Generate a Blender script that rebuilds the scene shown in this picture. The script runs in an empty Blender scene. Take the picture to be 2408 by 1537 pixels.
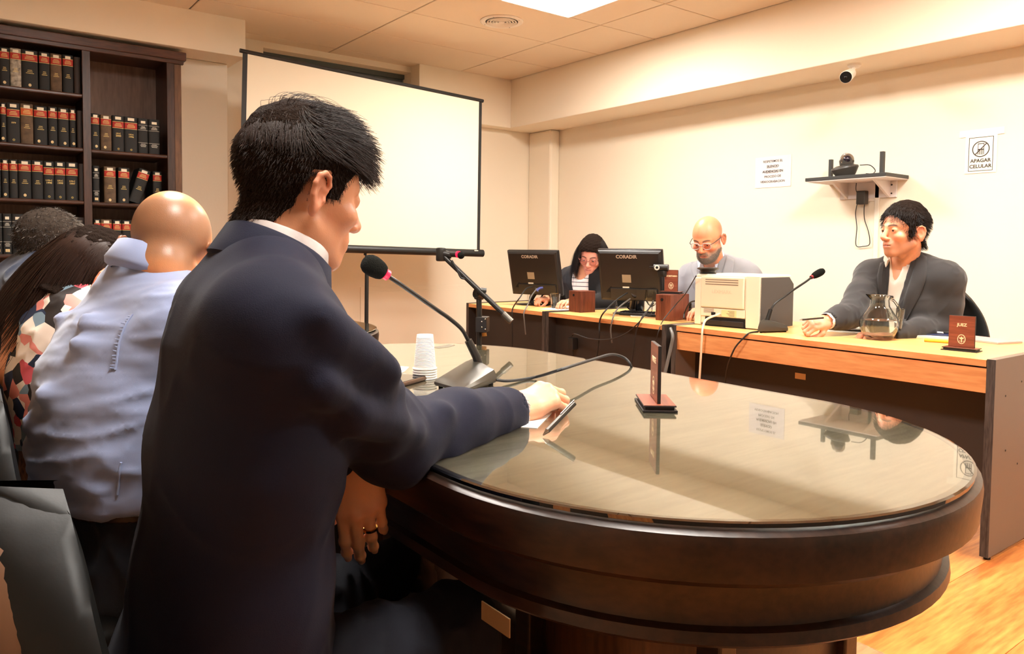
import bpy, bmesh, math, random
import numpy as np
from mathutils import Vector, Matrix, noise

C = bpy.context.scene.collection
SC = bpy.context.scene
random.seed(7)
PI = math.pi

# ------------------------------------------------------------------ camera
F_PX, CX, CY = 1780.0, 1204.0, 671.3
pitch, yaw, roll = 0.04743, 0.64894, -0.009932
CAM = np.array([0.0, 0.0, 1.14])
_fw = np.array([math.sin(yaw)*math.cos(pitch), math.cos(yaw)*math.cos(pitch), -math.sin(pitch)])
_rt = np.array([math.cos(yaw), -math.sin(yaw), 0.0])
_dn = np.cross(_fw, _rt)
ROT = np.array([_rt*math.cos(roll)+_dn*math.sin(roll), -_rt*math.sin(roll)+_dn*math.cos(roll), _fw])
cam_data = bpy.data.cameras.new('camera')
cam = bpy.data.objects.new('camera', cam_data)
C.objects.link(cam)
cam_data.sensor_width = 36.0
cam_data.lens = F_PX/2408*36.0
cam_data.shift_y = (CY-768.5)/2408
cam_data.clip_start = 0.02
m = Matrix.Identity(4)
for i in range(3):
    m[i][0], m[i][1], m[i][2], m[i][3] = ROT[0][i], -ROT[1][i], -ROT[2][i], CAM[i]
cam.matrix_world = m
SC.camera = cam

def ray(px, py):
    return ROT.T @ np.array([px-CX, py-CY, F_PX])
def at(px, py, dep):
    "point at a distance along the optical axis"
    return CAM + ray(px, py)/F_PX*dep
def atx(px, py, x):
    d = ray(px, py); return CAM + d*((x-CAM[0])/d[0])
def aty(px, py, y):
    d = ray(px, py); return CAM + d*((y-CAM[1])/d[1])
def atz(px, py, z):
    d = ray(px, py); return CAM + d*((z-CAM[2])/d[2])

# ------------------------------------------------------------------ exposure and world
SC.view_settings.view_transform = 'Standard'
SC.view_settings.look = 'None'
SC.view_settings.gamma = 1.0
SC.view_settings.use_curve_mapping = False
SC.view_settings.exposure = 0.0
LAMP = 86.0            # radiance of the ceiling panels
LAMP_COL = (1.0, 0.95, 0.88)
world = bpy.data.worlds.new('world'); SC.world = world
world.use_nodes = True
world.node_tree.nodes['Background'].inputs[0].default_value = (0.8, 0.75, 0.65, 1)
world.node_tree.nodes['Background'].inputs[1].default_value = 0.05
LIGHTS = [(3.25, 3.755), (3.25, 1.315), (3.25, -1.125), (0.80, 2.535), (0.80, 0.705)]

# ------------------------------------------------------------------ materials
MATS = {}
def srgb(r, g, b):
    f = lambda c: (c/255/12.92 if c/255 <= 0.04045 else ((c/255+0.055)/1.055)**2.4)
    return (f(r), f(g), f(b), 1.0)
def mat(name, col=(200, 200, 200), rough=0.5, metal=0.0, spec=0.5, bump=0.0, bscale=80.0, var=0.0, vscale=6.0,
        emit=None, estr=0.0, trans=0.0, ior=1.45, coat=0.0, alpha=1.0, sheen=0.0, attr=None, sss=0.0, stretch=None):
    if name in MATS: return MATS[name]
    M = bpy.data.materials.new(name); M.use_nodes = True
    nt = M.node_tree; N = nt.nodes; L = nt.links
    p = N['Principled BSDF']; I = p.inputs
    c = srgb(*col) if max(col) > 1.0 else (*col, 1.0)
    I['Base Color'].default_value = c
    I['Roughness'].default_value = rough; I['Metallic'].default_value = metal
    I['Specular IOR Level'].default_value = spec; I['IOR'].default_value = ior
    I['Transmission Weight'].default_value = trans; I['Coat Weight'].default_value = coat
    I['Coat Roughness'].default_value = 0.08
    I['Alpha'].default_value = alpha; I['Sheen Weight'].default_value = sheen
    if sss:
        I['Subsurface Weight'].default_value = sss; I['Subsurface Radius'].default_value = (0.6, 0.25, 0.12); I['Subsurface Scale'].default_value = 0.012
    if emit:
        e = srgb(*emit) if max(emit) > 1.0 else (*emit, 1.0)
        I['Emission Color'].default_value = e; I['Emission Strength'].default_value = estr
    tc = None
    def coords():
        nonlocal tc
        if tc is None:
            t = N.new('ShaderNodeTexCoord'); mp = N.new('ShaderNodeMapping')
            L.new(t.outputs['Object'], mp.inputs[0])
            if stretch: mp.inputs['Scale'].default_value = stretch
            tc = mp.outputs[0]
        return tc
    src = None
    if attr:
        a = N.new('ShaderNodeVertexColor'); a.layer_name = attr; src = a.outputs[0]
        L.new(src, I['Base Color'])
    if var:
        nz = N.new('ShaderNodeTexNoise'); nz.inputs['Scale'].default_value = vscale; nz.inputs['Detail'].default_value = 6
        L.new(coords(), nz.inputs['Vector'])
        mr = N.new('ShaderNodeMapRange'); L.new(nz.outputs['Fac'], mr.inputs[0])
        mr.inputs[1].default_value = 0.3; mr.inputs[2].default_value = 0.7
        mr.inputs[3].default_value = 1-var; mr.inputs[4].default_value = 1+var
        vm = N.new('ShaderNodeVectorMath'); vm.operation = 'SCALE'
        if src: L.new(src, vm.inputs[0])
        else: vm.inputs[0].default_value = c[:3]
        L.new(mr.outputs[0], vm.inputs['Scale']); L.new(vm.outputs[0], I['Base Color'])
    if bump:
        nz = N.new('ShaderNodeTexNoise'); nz.inputs['Scale'].default_value = bscale; nz.inputs['Detail'].default_value = 4
        L.new(coords(), nz.inputs['Vector'])
        b = N.new('ShaderNodeBump'); b.inputs['Strength'].default_value = bump; b.inputs['Distance'].default_value = 0.01
        L.new(nz.outputs['Fac'], b.inputs['Height']); L.new(b.outputs[0], I['Normal'])
    MATS[name] = M
    return M
def wood(name, c1, c2, axis='x', scale=6.0, rough=0.4, spec=0.5, coat=0.0, fine=1.0, bump=0.08):
    "wood grain running along one object axis"
    if name in MATS: return MATS[name]
    M = mat(name, c1, rough, spec=spec, coat=coat)
    nt = M.node_tree; N = nt.nodes; L = nt.links; p = N['Principled BSDF']
    t = N.new('ShaderNodeTexCoord'); mp = N.new('ShaderNodeMapping')
    oi = N.new('ShaderNodeObjectInfo'); ad = N.new('ShaderNodeVectorMath'); ad.operation = 'ADD'
    sc = N.new('ShaderNodeVectorMath'); sc.operation = 'SCALE'; sc.inputs['Scale'].default_value = 37.0
    cb = N.new('ShaderNodeCombineXYZ')
    for k in range(3): L.new(oi.outputs['Random'], cb.inputs[k])
    L.new(cb.outputs[0], sc.inputs[0]); L.new(t.outputs['Object'], ad.inputs[0]); L.new(sc.outputs[0], ad.inputs[1])
    L.new(ad.outputs[0], mp.inputs[0])
    s = {'x': (0.12, 1, 1), 'y': (1, 0.12, 1), 'z': (1, 1, 0.12)}[axis]
    mp.inputs['Scale'].default_value = [q*scale for q in s]
    n1 = N.new('ShaderNodeTexNoise'); n1.inputs['Scale'].default_value = 1.6; n1.inputs['Detail'].default_value = 5; n1.inputs['Distortion'].default_value = 1.4
    n2 = N.new('ShaderNodeTexNoise'); n2.inputs['Scale'].default_value = 14*fine; n2.inputs['Detail'].default_value = 3
    L.new(mp.outputs[0], n1.inputs['Vector']); L.new(mp.outputs[0], n2.inputs['Vector'])
    mx = N.new('ShaderNodeMath'); mx.operation = 'MULTIPLY_ADD'; mx.inputs[1].default_value = 0.55
    L.new(n2.outputs['Fac'], mx.inputs[0]); 
    m2 = N.new('ShaderNodeMath'); m2.operation = 'MULTIPLY'; m2.inputs[1].default_value = 0.6
    L.new(n1.outputs['Fac'], m2.inputs[0]); L.new(m2.outputs[0], mx.inputs[2])
    r = N.new('ShaderNodeValToRGB')
    r.color_ramp.elements[0].position = 0.42; r.color_ramp.elements[0].color = srgb(*c1)
    r.color_ramp.elements[1].position = 0.72; r.color_ramp.elements[1].color = srgb(*c2)
    L.new(mx.outputs[0], r.inputs[0]); L.new(r.outputs[0], p.inputs['Base Color'])
    b = N.new('ShaderNodeBump'); b.inputs['Strength'].default_value = bump; b.inputs['Distance'].default_value = 0.004
    L.new(n2.outputs['Fac'], b.inputs['Height']); L.new(b.outputs[0], p.inputs['Normal'])
    return M

# ------------------------------------------------------------------ mesh helpers
class B:
    "collects shapes into one mesh"
    def __init__(s): s.bm = bmesh.new(); s.mi = 0
    def _m(s, M, vs):
        if M is not None: bmesh.ops.transform(s.bm, matrix=M, verts=vs)
    def box(s, c, d, rot=None, bev=0.0, seg=2):
        r = bmesh.ops.create_cube(s.bm, size=1.0); vs = r['verts']
        bmesh.ops.scale(s.bm, vec=d, verts=vs)
        if bev:
            es = list({e for v in vs for e in v.link_edges})
            r = bmesh.ops.bevel(s.bm, geom=es, offset=bev, segments=seg, affect='EDGES', profile=0.5)
            vs = list({v for f in r['faces'] for v in f.verts} | {v for v in vs if v.is_valid})
        M = Matrix.Translation(c)
        if rot is not None: M = M @ (rot if isinstance(rot, Matrix) else Matrix.Rotation(rot, 4, 'Z'))
        s._m(M, vs); return s
    def bb(s, lo, hi, bev=0.0, seg=2):
        return s.box([(a+b)/2 for a, b in zip(lo, hi)], [abs(b-a) for a, b in zip(lo, hi)], None, bev, seg)
    def loop(s, rings, close=True, cap0=True, cap1=True):
        "skin rings of equal length"
        vr = [[s.bm.verts.new(p) for p in r] for r in rings]
        n = len(vr[0])
        for a, b in zip(vr, vr[1:]):
            for i in range(n if close else n-1):
                j = (i+1) % n
                s.bm.faces.new((a[i], a[j], b[j], b[i]))
        if close and cap0: s.bm.faces.new(list(reversed(vr[0])))
        if close and cap1: s.bm.faces.new(vr[-1])
        return s
    def tube(s, path, r, n=8, cap=True, flat=None):
        path = [Vector(p) for p in path]
        rr = r if hasattr(r, '__len__') else [r]*len(path)
        rings = []; up = None
        for i, p in enumerate(path):
            t = (path[min(i+1, len(path)-1)]-path[max(i-1, 0)]).normalized()
            if up is None:
                up = Vector((0, 0, 1)) if abs(t.z) < 0.9 else Vector((1, 0, 0))
            x = t.cross(up)
            if x.length < 1e-6: x = t.orthogonal()
            x.normalize(); y = x.cross(t).normalized(); up = y
            rings.append([p + (x*math.cos(a)+y*math.sin(a)*(flat or 1))*rr[i] for a in [2*PI*k/n for k in range(n)]])
        return s.loop(rings, True, cap, cap)
    def cyl(s, a, b, r, r2=None, n=20):
        return s.tube([a, b], [r, r if r2 is None else r2], n)
    def lathe(s, prof, c=(0, 0, 0), n=32, M=None):
        "profile of (radius, height) pairs about the z axis"
        n0 = len(s.bm.verts)
        rings = [[(max(r, 1e-5)*math.cos(2*PI*k/n), max(r, 1e-5)*math.sin(2*PI*k/n), z) for k in range(n)] for r, z in prof]
        s.loop(rings)
        s.bm.verts.ensure_lookup_table()
        vs = s.bm.verts[n0:]
        MM = Matrix.Translation(c)
        if M is not None: MM = MM @ M
        s._m(MM, vs); return s
    def prism(s, pts, z0, z1, M=None, taper=0.0):
        n0 = len(s.bm.verts)
        s.loop([[(x, y, z0) for x, y in pts], [(x, y, z1) for x, y in pts]])
        s.bm.verts.ensure_lookup_table()
        s._m(M, s.bm.verts[n0:]); return s
    def sph(s, c, r, n=16, M=None):
        n0 = len(s.bm.verts)
        bmesh.ops.create_uvsphere(s.bm, u_segments=n, v_segments=max(6, n//2), radius=1.0)
        s.bm.verts.ensure_lookup_table()
        rr = r if hasattr(r, '__len__') else (r, r, r)
        MM = Matrix.Translation(c) @ (M or Matrix.Identity(4)) @ Matrix.Diagonal((*rr, 1))
        s._m(MM, s.bm.verts[n0:]); return s
    def quad(s, *p):
        s.bm.faces.new([s.bm.verts.new(q) for q in p]); return s
    def xf(s, M):
        bmesh.ops.transform(s.bm, matrix=M, verts=s.bm.verts[:]); return s
    def mesh(s, name, m, smooth=True, ang=35):
        bmesh.ops.recalc_face_normals(s.bm, faces=s.bm.faces[:])
        me = bpy.data.meshes.new(name); s.bm.to_mesh(me); s.bm.free()
        if m: me.materials.append(m)
        if smooth:
            me.polygons.foreach_set('use_smooth', [True]*len(me.polygons))
            me.set_sharp_from_angle(angle=math.radians(ang))
        return me
def link(name, data, parent=None, world=False):
    o = bpy.data.objects.new(name, data); C.objects.link(o)
    if parent is not None:
        o.parent = parent
        if world: o.matrix_parent_inverse = base_matrix(parent).inverted()
    return o
def base_matrix(o):
    M = Matrix.Translation(o.location) @ o.rotation_euler.to_matrix().to_4x4()
    if o.parent is not None: M = base_matrix(o.parent) @ o.matrix_parent_inverse @ M
    return M
def obj(name, b, m, parent=None, world=False, smooth=True, ang=35):
    return link(name, b.mesh(name, m, smooth, ang), parent, world)
def tag(o, label, cat, group=None):
    o['label'] = label; o['category'] = cat
    if group: o['group'] = group
    return o
def thing(name, label, cat, loc=(0, 0, 0), rz=0.0, group=None):
    o = bpy.data.objects.new(name, None); C.objects.link(o)
    o.empty_display_size = 0.05
    o.location = loc; o.rotation_euler = (0, 0, rz)
    return tag(o, label, cat, group)
def struct(name, b, m, parent=None, smooth=False):
    o = obj(name, b, m, parent, smooth=smooth)
    if parent is None: o['kind'] = 'structure'
    return o
def dup(root, loc, rz=0.0, label=None, group=None):
    r = root.copy(); C.objects.link(r); r.location = loc; r.rotation_euler = (0, 0, rz)
    if label: r['label'] = label
    if group: r['group'] = group
    for ch in list(root.children):
        c = ch.copy(); C.objects.link(c); c.parent = r
        for g in list(ch.children):
            d = g.copy(); C.objects.link(d); d.parent = c
    return r
def smooth_path(pts, n=6):
    "Catmull-Rom through the points"
    P = [Vector(p) for p in pts]; P = [P[0]*2-P[1]] + P + [P[-1]*2-P[-2]]
    out = []
    for i in range(1, len(P)-2):
        a, b, c, d = P[i-1:i+3]
        for k in range(n):
            t = k/n
            out.append(0.5*((2*b)+(c-a)*t+(2*a-5*b+4*c-d)*t*t+(3*b-a-3*c+d)*t**3))
    out.append(P[-2]); return out
def text_obj(name, s, size, m, parent, M, align='CENTER', ext=0.0004, bold=0.0):
    "flat lettering as a mesh"
    cu = bpy.data.curves.new(name, 'FONT'); cu.body = s; cu.size = size; cu.align_x = align; cu.align_y = 'CENTER'
    cu.extrude = ext; cu.offset = bold; cu.resolution_u = 3
    cu.materials.append(m)
    tmp = bpy.data.objects.new(name, cu); me = bpy.data.meshes.new_from_object(tmp); bpy.data.objects.remove(tmp); bpy.data.curves.remove(cu)
    me.name = name
    if not me.materials: me.materials.append(m)
    o = bpy.data.objects.new(name, me); C.objects.link(o); o.parent = parent
    o.matrix_parent_inverse = base_matrix(parent).inverted(); o.matrix_basis = M
    return o
def frame(o, xdir, zdir):
    "matrix at o: local x along xdir, local y along zdir, local z toward the viewer side"
    x = Vector(xdir).normalized(); y = Vector(zdir).normalized(); z = x.cross(y)
    M = Matrix.Identity(4)
    for i in range(3): M[i][0], M[i][1], M[i][2], M[i][3] = x[i], y[i], z[i], o[i]
    return M
# ================================================================== ROOM
WX, WY, ZC, ZS = 4.90, 6.05, 2.77, 2.314
XB = 4.443
paint = mat('wall_paint', (240, 228, 206), 0.85, spec=0.2, bump=0.05, bscale=60)
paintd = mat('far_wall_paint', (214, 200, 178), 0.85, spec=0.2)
tile_m = mat('ceiling_tile', (232, 216, 192), 0.9, spec=0.1, bump=0.12, bscale=220)
grid_m = mat('ceiling_grid', (168, 152, 132), 0.7)
sub_m = mat('floor_screed', (60, 45, 32), 0.9)
XL, YF = -1.9, -2.9
struct('floor', B().bb((XL, YF, -0.1), (WX, WY+0.3, -0.006)), sub_m)
floor = bpy.data.objects['floor']
pl_a = wood('plank_laminate', (176, 98, 44), (226, 148, 76), 'x', 5.0, 0.32, 0.4)
pl_b = wood('plank_laminate_grey_and_shade', (140, 94, 62), (182, 132, 92), 'x', 5.0, 0.36, 0.4)  # grey plank style; behind the desk this tone paints in the desk's shadow
PW, PLN = 0.305, 1.22
pm = {}
for i in range(23):
    y0 = -0.70 + i*PW
    for k in range(6):
        x0 = -1.55 + k*PLN + (0.37*i % PLN) - PLN*0.5
        x1 = min(x0+PLN-0.002, WX); x0 = max(x0, XL)
        if x1-x0 < 0.1: continue
        key = round(x1-x0, 3)
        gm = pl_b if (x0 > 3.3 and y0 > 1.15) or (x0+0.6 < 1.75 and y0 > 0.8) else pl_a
        if (key, gm.name) not in pm:
            pm[(key, gm.name)] = B().box((0, 0, -0.004), (key, PW-0.0015, 0.008), bev=0.0008, seg=1).mesh('plank', gm, False)
        p = link('plank', pm[(key, gm.name)], floor)
        p.location = ((x0+x1)/2, y0+PW/2, 0.0)
# ceiling
struct('ceiling', B().bb((XL, YF, ZC+0.012), (WX, WY+0.9, ZC+0.2)), grid_m)
ceil = bpy.data.objects['ceiling']
GX, GY, TX, TY = 3.861, 4.06, 1.2225, 0.61
ct = {}
def ceil_tile(x0, x1, y0, y1, hole=False):
    key = (round(x1-x0, 3), round(y1-y0, 3))
    if key not in ct:
        ct[key] = B().box((0, 0, 0.006), (key[0]-0.012, key[1]-0.010, 0.012), bev=0.002, seg=1).mesh('ceiling_tile', tile_m, False)
    t = link('ceiling_tile', ct[key], ceil); t.location = ((x0+x1)/2, (y0+y1)/2, ZC)
xs = [XB, GX] + [GX-TX*k for k in range(1, 6)]
ys = [WY+0.6] + [GY+TY*k for k in range(3, -12, -1)]
for a, b in zip(xs[1:], xs):
    a = max(a, XL)
    for c, d in zip(ys[1:], ys):
        c = max(c, YF)
        if b-a < 0.05 or d-c < 0.05: continue
        cx, cy = (a+b)/2, (c+d)/2
        lit = [L for L in LIGHTS if abs(L[0]-cx) < 0.3 and abs(L[1]-cy) < 0.1]
        if lit:
            ceil_tile(a, lit[0][0]-0.315, c, d); ceil_tile(lit[0][0]+0.315, b, c, d)
        else: ceil_tile(a, b, c, d)
# walls
struct('wall_right', B().bb((WX, YF, 0), (WX+0.15, WY+0.3, ZC)), paint)
struct('wall_back', B().bb((XL, WY, 0), (2.09, WY+0.2, ZC)).bb((3.425, WY, 0), (WX, WY+0.2, ZC)).bb((2.09, WY, 0), (3.425, WY+0.2, 2.30)).bb((2.09, WY, 2.72), (3.425, WY+0.2, ZC)), paint)
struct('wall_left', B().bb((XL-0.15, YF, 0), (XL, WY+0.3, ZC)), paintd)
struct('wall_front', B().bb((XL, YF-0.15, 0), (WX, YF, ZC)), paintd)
struct('trim_beam_right', B().bb((XB, YF, ZS), (WX, WY, ZC+0.005), bev=0.006), paint)
struct('trim_beam_back', B().bb((3.425, 5.90, ZS), (XB, WY, ZC+0.005), bev=0.004), paint)
struct('trim_beam_left', B().bb((XL, 5.58, 2.505), (1.80, WY, ZC+0.005), bev=0.004), paint)
struct('trim_pillar_left', B().bb((1.40, 5.87, 0), (1.757, WY, 2.505), bev=0.006), paint)
struct('trim_pillar_corner', B().bb((4.78, 5.70, 0), (WX, WY, ZS), bev=0.02), paint)
skirt_m = wood('skirting_wood', (78, 46, 30), (120, 74, 50), 'y', 6, 0.35)
struct('baseboard_right', B().bb((WX-0.014, YF, 0), (WX, 5.7, 0.055), bev=0.004), skirt_m)
struct('baseboard_back', B().bb((1.757, WY-0.014, 0), (4.78, WY, 0.055), bev=0.004), skirt_m)
struct('trim_access_panel', B().bb((2.93, WY-0.006, 0.20), (4.02, WY, 0.80), bev=0.002).bb((2.97, WY-0.012, 0.24), (3.98, WY-0.004, 0.76), bev=0.002), paint)
struct('trim_raceway', B().bb((WX-0.016, 2.50, 0.75), (WX, 2.53, 1.70), bev=0.003), mat('raceway_plastic', (236, 228, 212), 0.5))
# high window strip behind the screen
wf = mat('window_frame', (74, 82, 78), 0.5)
win = struct('window_1', B().bb((2.09, WY+0.16, 2.28), (3.425, WY+0.20, 2.74)), mat('window_shutter', (62, 74, 74), 0.6, var=0.15))
obj('window_frame', B().bb((2.09, WY+0.12, 2.30), (3.425, WY+0.16, 2.34)).bb((2.09, WY+0.12, 2.68), (3.425, WY+0.16, 2.72)).bb((2.74, WY+0.12, 2.34), (2.77, WY+0.16, 2.68)), wf, win, smooth=False)
obj('pane', B().bb((2.09, WY+0.14, 2.34), (3.425, WY+0.145, 2.68)), mat('window_glass', (200, 215, 215), 0.05, trans=0.9, ior=1.45), win, smooth=False)

# ================================================================== CEILING FITTINGS
white_m = mat('white_enamel', (236, 228, 214), 0.45)
glow_m = mat('lamp_diffuser', (255, 255, 255), 0.5, emit=LAMP_COL, estr=LAMP)
lab = ['bright square ceiling light panel beside the round vent', 'square ceiling light panel above the desk nearest the camera side', 'square ceiling light panel behind the camera', 'square ceiling light panel above the seated row by the bookcase', 'square ceiling light panel above the man in the navy suit']
for i, (lx, ly) in enumerate(LIGHTS):
    t = thing('ceiling_light', lab[i], 'light', (lx, ly, ZC), 0, 'square ceiling light panels')
    fb = B()
    for sx, sy, dx, dy in ((0.297, 0, 0.016, 0.61), (-0.297, 0, 0.016, 0.61), (0, 0.297, 0.578, 0.016), (0, -0.297, 0.578, 0.016)):
        fb.box((sx, sy, 0.0), (dx, dy, 0.02), bev=0.002, seg=1)
    obj('frame', fb, white_m, t, smooth=False)
    obj('diffuser', B().box((0, 0, 0.004), (0.576, 0.576, 0.006)), glow_m, t, smooth=False)
t = thing('ceiling_vent', 'round white ceiling vent with concentric rings beside the light panel', 'vent', (3.245, 4.43, ZC))
obj('flange', B().lathe([(0.155, 0.0), (0.155, -0.006), (0.145, -0.012), (0.118, -0.008), (0.118, 0.0)], n=48), white_m, t)
obj('backing', B().lathe([(0.118, -0.001), (0.118, -0.002), (0.0, -0.002)], n=32), mat('vent_dark', (70, 60, 50), 0.8), t)
for r in (0.104, 0.084, 0.064, 0.044, 0.022):
    obj('ring', B().lathe([(r, -0.002), (r+0.004, -0.012), (r, -0.016), (r-0.010, -0.006), (r-0.008, -0.002), (r, -0.002)] if r > 0.03 else [(r, -0.002), (r, -0.012), (0, -0.016)], n=40), white_m, t)
for k in range(4):
    a = k*PI/2+0.5
    obj('screw', B().sph((0.135*math.cos(a), 0.135*math.sin(a), -0.0115), (0.004, 0.004, 0.002), 8), mat('steel', (160, 155, 150), 0.3, 1.0), t)

# ================================================================== TABLES
tw = wood('table_walnut', (22, 13, 9), (52, 33, 24), 'y', 7, 0.35, 0.5, bump=0.05)
twt = wood('table_top_walnut', (178, 156, 128), (212, 192, 162), 'x', 7, 0.4, 0.5, bump=0.03)
twt2 = wood('second_table_top', (46, 38, 30), (74, 60, 46), 'x', 7, 0.35, 0.5, bump=0.03)
panel_w = wood('pedestal_veneer', (58, 36, 20), (96, 62, 36), 'z', 6, 0.4)
glass_edge = mat('glass_plate', (240, 247, 241), 0.015, trans=1.0, ior=2.6)
def stadium(cx, y0, y1, r, n=40):
    p = []
    for k in range(n+1):
        a = PI + PI*k/n; p.append((cx+r*math.cos(a), y0+r*math.sin(a)))
    for k in range(n+1):
        a = PI*k/n; p.append((cx+r*math.cos(a), y1+r*math.sin(a)))
    return p
def ring_band(b, cx, y0, y1, prof):
    b.loop([[(x, y, z) for x, y in stadium(cx, y0, y1, r)] for r, z in prof])
def oval_table(name, label, cx, y0, y1, r, top, topm):
    t = thing(name, label, 'table', (cx, (y0+y1)/2, 0))
    yo0, yo1 = y0-(y0+y1)/2, y1-(y0+y1)/2
    b = B(); ring_band(b, 0, yo0, yo1, [(r-0.004, top), (r, top-0.0015), (r, top-0.0065), (r-0.003, top-0.008)]); obj('glass_top', b, glass_edge, t, ang=8)
    b = B(); ring_band(b, 0, yo0, yo1, [(r-0.016, top-0.0085), (r-0.016, top-0.012), (r-0.016, top-0.03)]); obj('table_top', b, topm, t)
    b = B(); ring_band(b, 0, yo0, yo1, [(r-0.012, top-0.0095), (r-0.002, top-0.010), (r+0.008, top-0.016), (r+0.010, top-0.03), (r+0.006, top-0.075), (r-0.006, top-0.085)]); obj('rim', b, tw, t)
    b = B(); ring_band(b, 0, yo0, yo1, [(r-0.035, top-0.080), (r-0.045, top-0.12), (r-0.042, top-0.152)]); obj('apron', b, tw, t)
    b = B(); ring_band(b, 0, yo0, yo1, [(r-0.046, top-0.150), (r-0.032, top-0.156), (r-0.030, top-0.172), (r-0.040, top-0.180)]); obj('apron_moulding', b, tw, t)
    for s in (-1, 1):
        py = s*(yo1+0.03)
        p = obj('pedestal', B().bb((-0.16, py-0.23, 0.09), (0.16, py+0.23, top-0.18), bev=0.01), tw, t)
        for sx in (-1, 1):
            pts = [(sx*(0.16+0.055*math.sin(PI*k/10)), py-0.19+0.38*k/10) for k in range(11)]
            obj('curved_panel', B().prism(pts+[(sx*0.158, py+0.19), (sx*0.158, py-0.19)][::1], 0.16, top-0.19), panel_w, p)
            obj('post', B().bb((sx*0.175-0.02, py-0.245, 0.08), (sx*0.175+0.02, py-0.20, top-0.185), bev=0.004), tw, p, smooth=False)
            obj('post', B().bb((sx*0.175-0.02, py+0.20, 0.08), (sx*0.175+0.02, py+0.245, top-0.185), bev=0.004), tw, p, smooth=False)
        # curved bracket foot under each pedestal
        out = [(-0.42, 0.0), (-0.42, 0.10)] + [(-0.40+0.22*k/8, 0.115+0.075*(1-math.cos(PI*k/8))/2) for k in range(9)] + [(0.18+0.22*k/8, 0.19-0.075*(1-math.cos(PI*k/8))/2) for k in range(9)] + [(0.42, 0.10), (0.42, 0.0), (0.26, 0.0)] + [(0.10*math.cos(PI*k/10), 0.09*math.sin(PI*k/10)) for k in range(11)] + [(-0.26, 0.0)]
        for oy in (-0.26, 0.235):
            Mx = Matrix(((1, 0, 0, 0), (0, 0, 1, py+oy), (0, 1, 0, 0), (0, 0, 0, 1)))
            obj('bracket_foot', B().prism(out, 0, 0.025, Mx), tw, t, smooth=False)
    obj('stretcher', B().bb((-0.03, -0.2, 0.16), (0.03, 0.2, 0.26), bev=0.005), tw, t)
    return t
TT = 0.808
table = oval_table('conference_table', 'long oval dark wood table under a glass plate in front', 1.0895, 0.9445, 1.889, 0.4957, TT, twt)
lp = atx(1195, 1262, 0.672)
obj('paper_label', B().box((-0.4925, -0.60, 0.636), (0.002, 0.065, 0.026)).xf(Matrix.Identity(4)), mat('aged_label', (128, 100, 66), 0.8), table)
table2 = oval_table('second_table', 'dark oval table standing behind the first by the projection screen', 1.057, 3.17, 4.35, 0.50, TT-0.008, twt2)

# ================================================================== DESKS
beech = wood('desk_beech', (214, 160, 92), (236, 188, 120), 'y', 5, 0.32, 0.45, bump=0.03)
beech_e = wood('desk_beech_edge', (196, 130, 78), (222, 160, 104), 'y', 6, 0.4, 0.4, bump=0.03)
black_p = mat('desk_black_laminate', (44, 38, 34), 0.45, spec=0.5, bump=0.04, bscale=300)
grey_p = mat('desk_grey_laminate', (112, 98, 86), 0.5, bump=0.05, bscale=400)
edge_p = wood('desk_edge_band', (38, 34, 32), (80, 74, 70), 'z', 12, 0.5)
def desk(name, label, x0, x1, y0, y1, z, fascia, group=None, mod=(0.06, 0.25)):
    t = thing(name, label, 'desk', (x0, y0, 0), 0, group)
    W, Ly = x1-x0, y1-y0
    obj('desk_top', B().bb((0, 0.032, z-0.025), (W, Ly-0.032, z), bev=0.002), beech, t, smooth=False)
    obj('front_edge', B().bb((-0.002, 0.032, z-0.0255), (0.0, Ly-0.032, z-0.0005)), beech_e, t, smooth=False)
    if fascia:
        obj('fascia', B().bb((0.006, 0.032, z-0.125), (0.024, Ly-0.032, z-0.033), bev=0.001, seg=1), beech_e, t, smooth=False)
    if fascia: obj('gap_blocker', B().bb((0.0245, 0.032, z-0.07), (0.034, Ly-0.032, z-0.0255)), black_p, t, smooth=False)  # dark strip added to stop light showing through the gap above the fascia
    for yy in (0.0, Ly-0.030):
        pnl = obj('side_panel', B().bb((0.0, yy, 0.012), (W, yy+0.030, z+0.004), bev=0.001, seg=1), grey_p if fascia else black_p, t, smooth=False)
        obj('edge_band', B().bb((-0.0015, yy, 0.013), (0.0, yy+0.030, z+0.003)), edge_p, pnl, smooth=False)
        obj('foot', B().lathe([(0.012, 0.0), (0.012, 0.012)], (0.03, yy+0.015, 0), 12), mat('black_rubber', (18, 17, 16), 0.7), pnl)
        obj('foot', B().lathe([(0.012, 0.0), (0.012, 0.012)], (W-0.03, yy+0.015, 0), 12), MATS['black_rubber'], pnl)
    obj('modesty_panel', B().bb((mod[0], 0.030, mod[1]), (mod[0]+0.018, Ly-0.030, z-(0.120 if fascia else 0.025))), black_p, t, smooth=False)
    return t
jd = desk('judge_desk', 'long beech topped desk with black panels where the dark suited man sits', 3.085, 3.86, 1.125, 2.665, 0.75, True, mod=(0.16, 0.26))
for (dy, dz) in ((0.10, 0.14), (0.25, 0.1), (0.12, 0.35), (0.45, 0.06), (0.24, 0.42)):
    obj('screw_cap', B().sph((dy, -0.0008, 0.75-dz), (0.004, 0.0015, 0.004), 8), black_p, jd)
d1 = desk('clerk_desk', 'beech topped black desk with the speaker boxes and second monitor', 3.10, 3.85, 2.715, 3.725, 0.742, False)
d2 = desk('corner_desk', 'beech topped black desk at the far corner under the first monitor', 3.10, 3.85, 3.730, 4.640, 0.742, False)
stick = mat('asset_sticker', (196, 168, 126), 0.6)
obj('asset_sticker', B().box((0.159, 2.01-1.125, 0.555), (0.001, 0.055, 0.028)), stick, jd)
gm = B(); 
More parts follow.
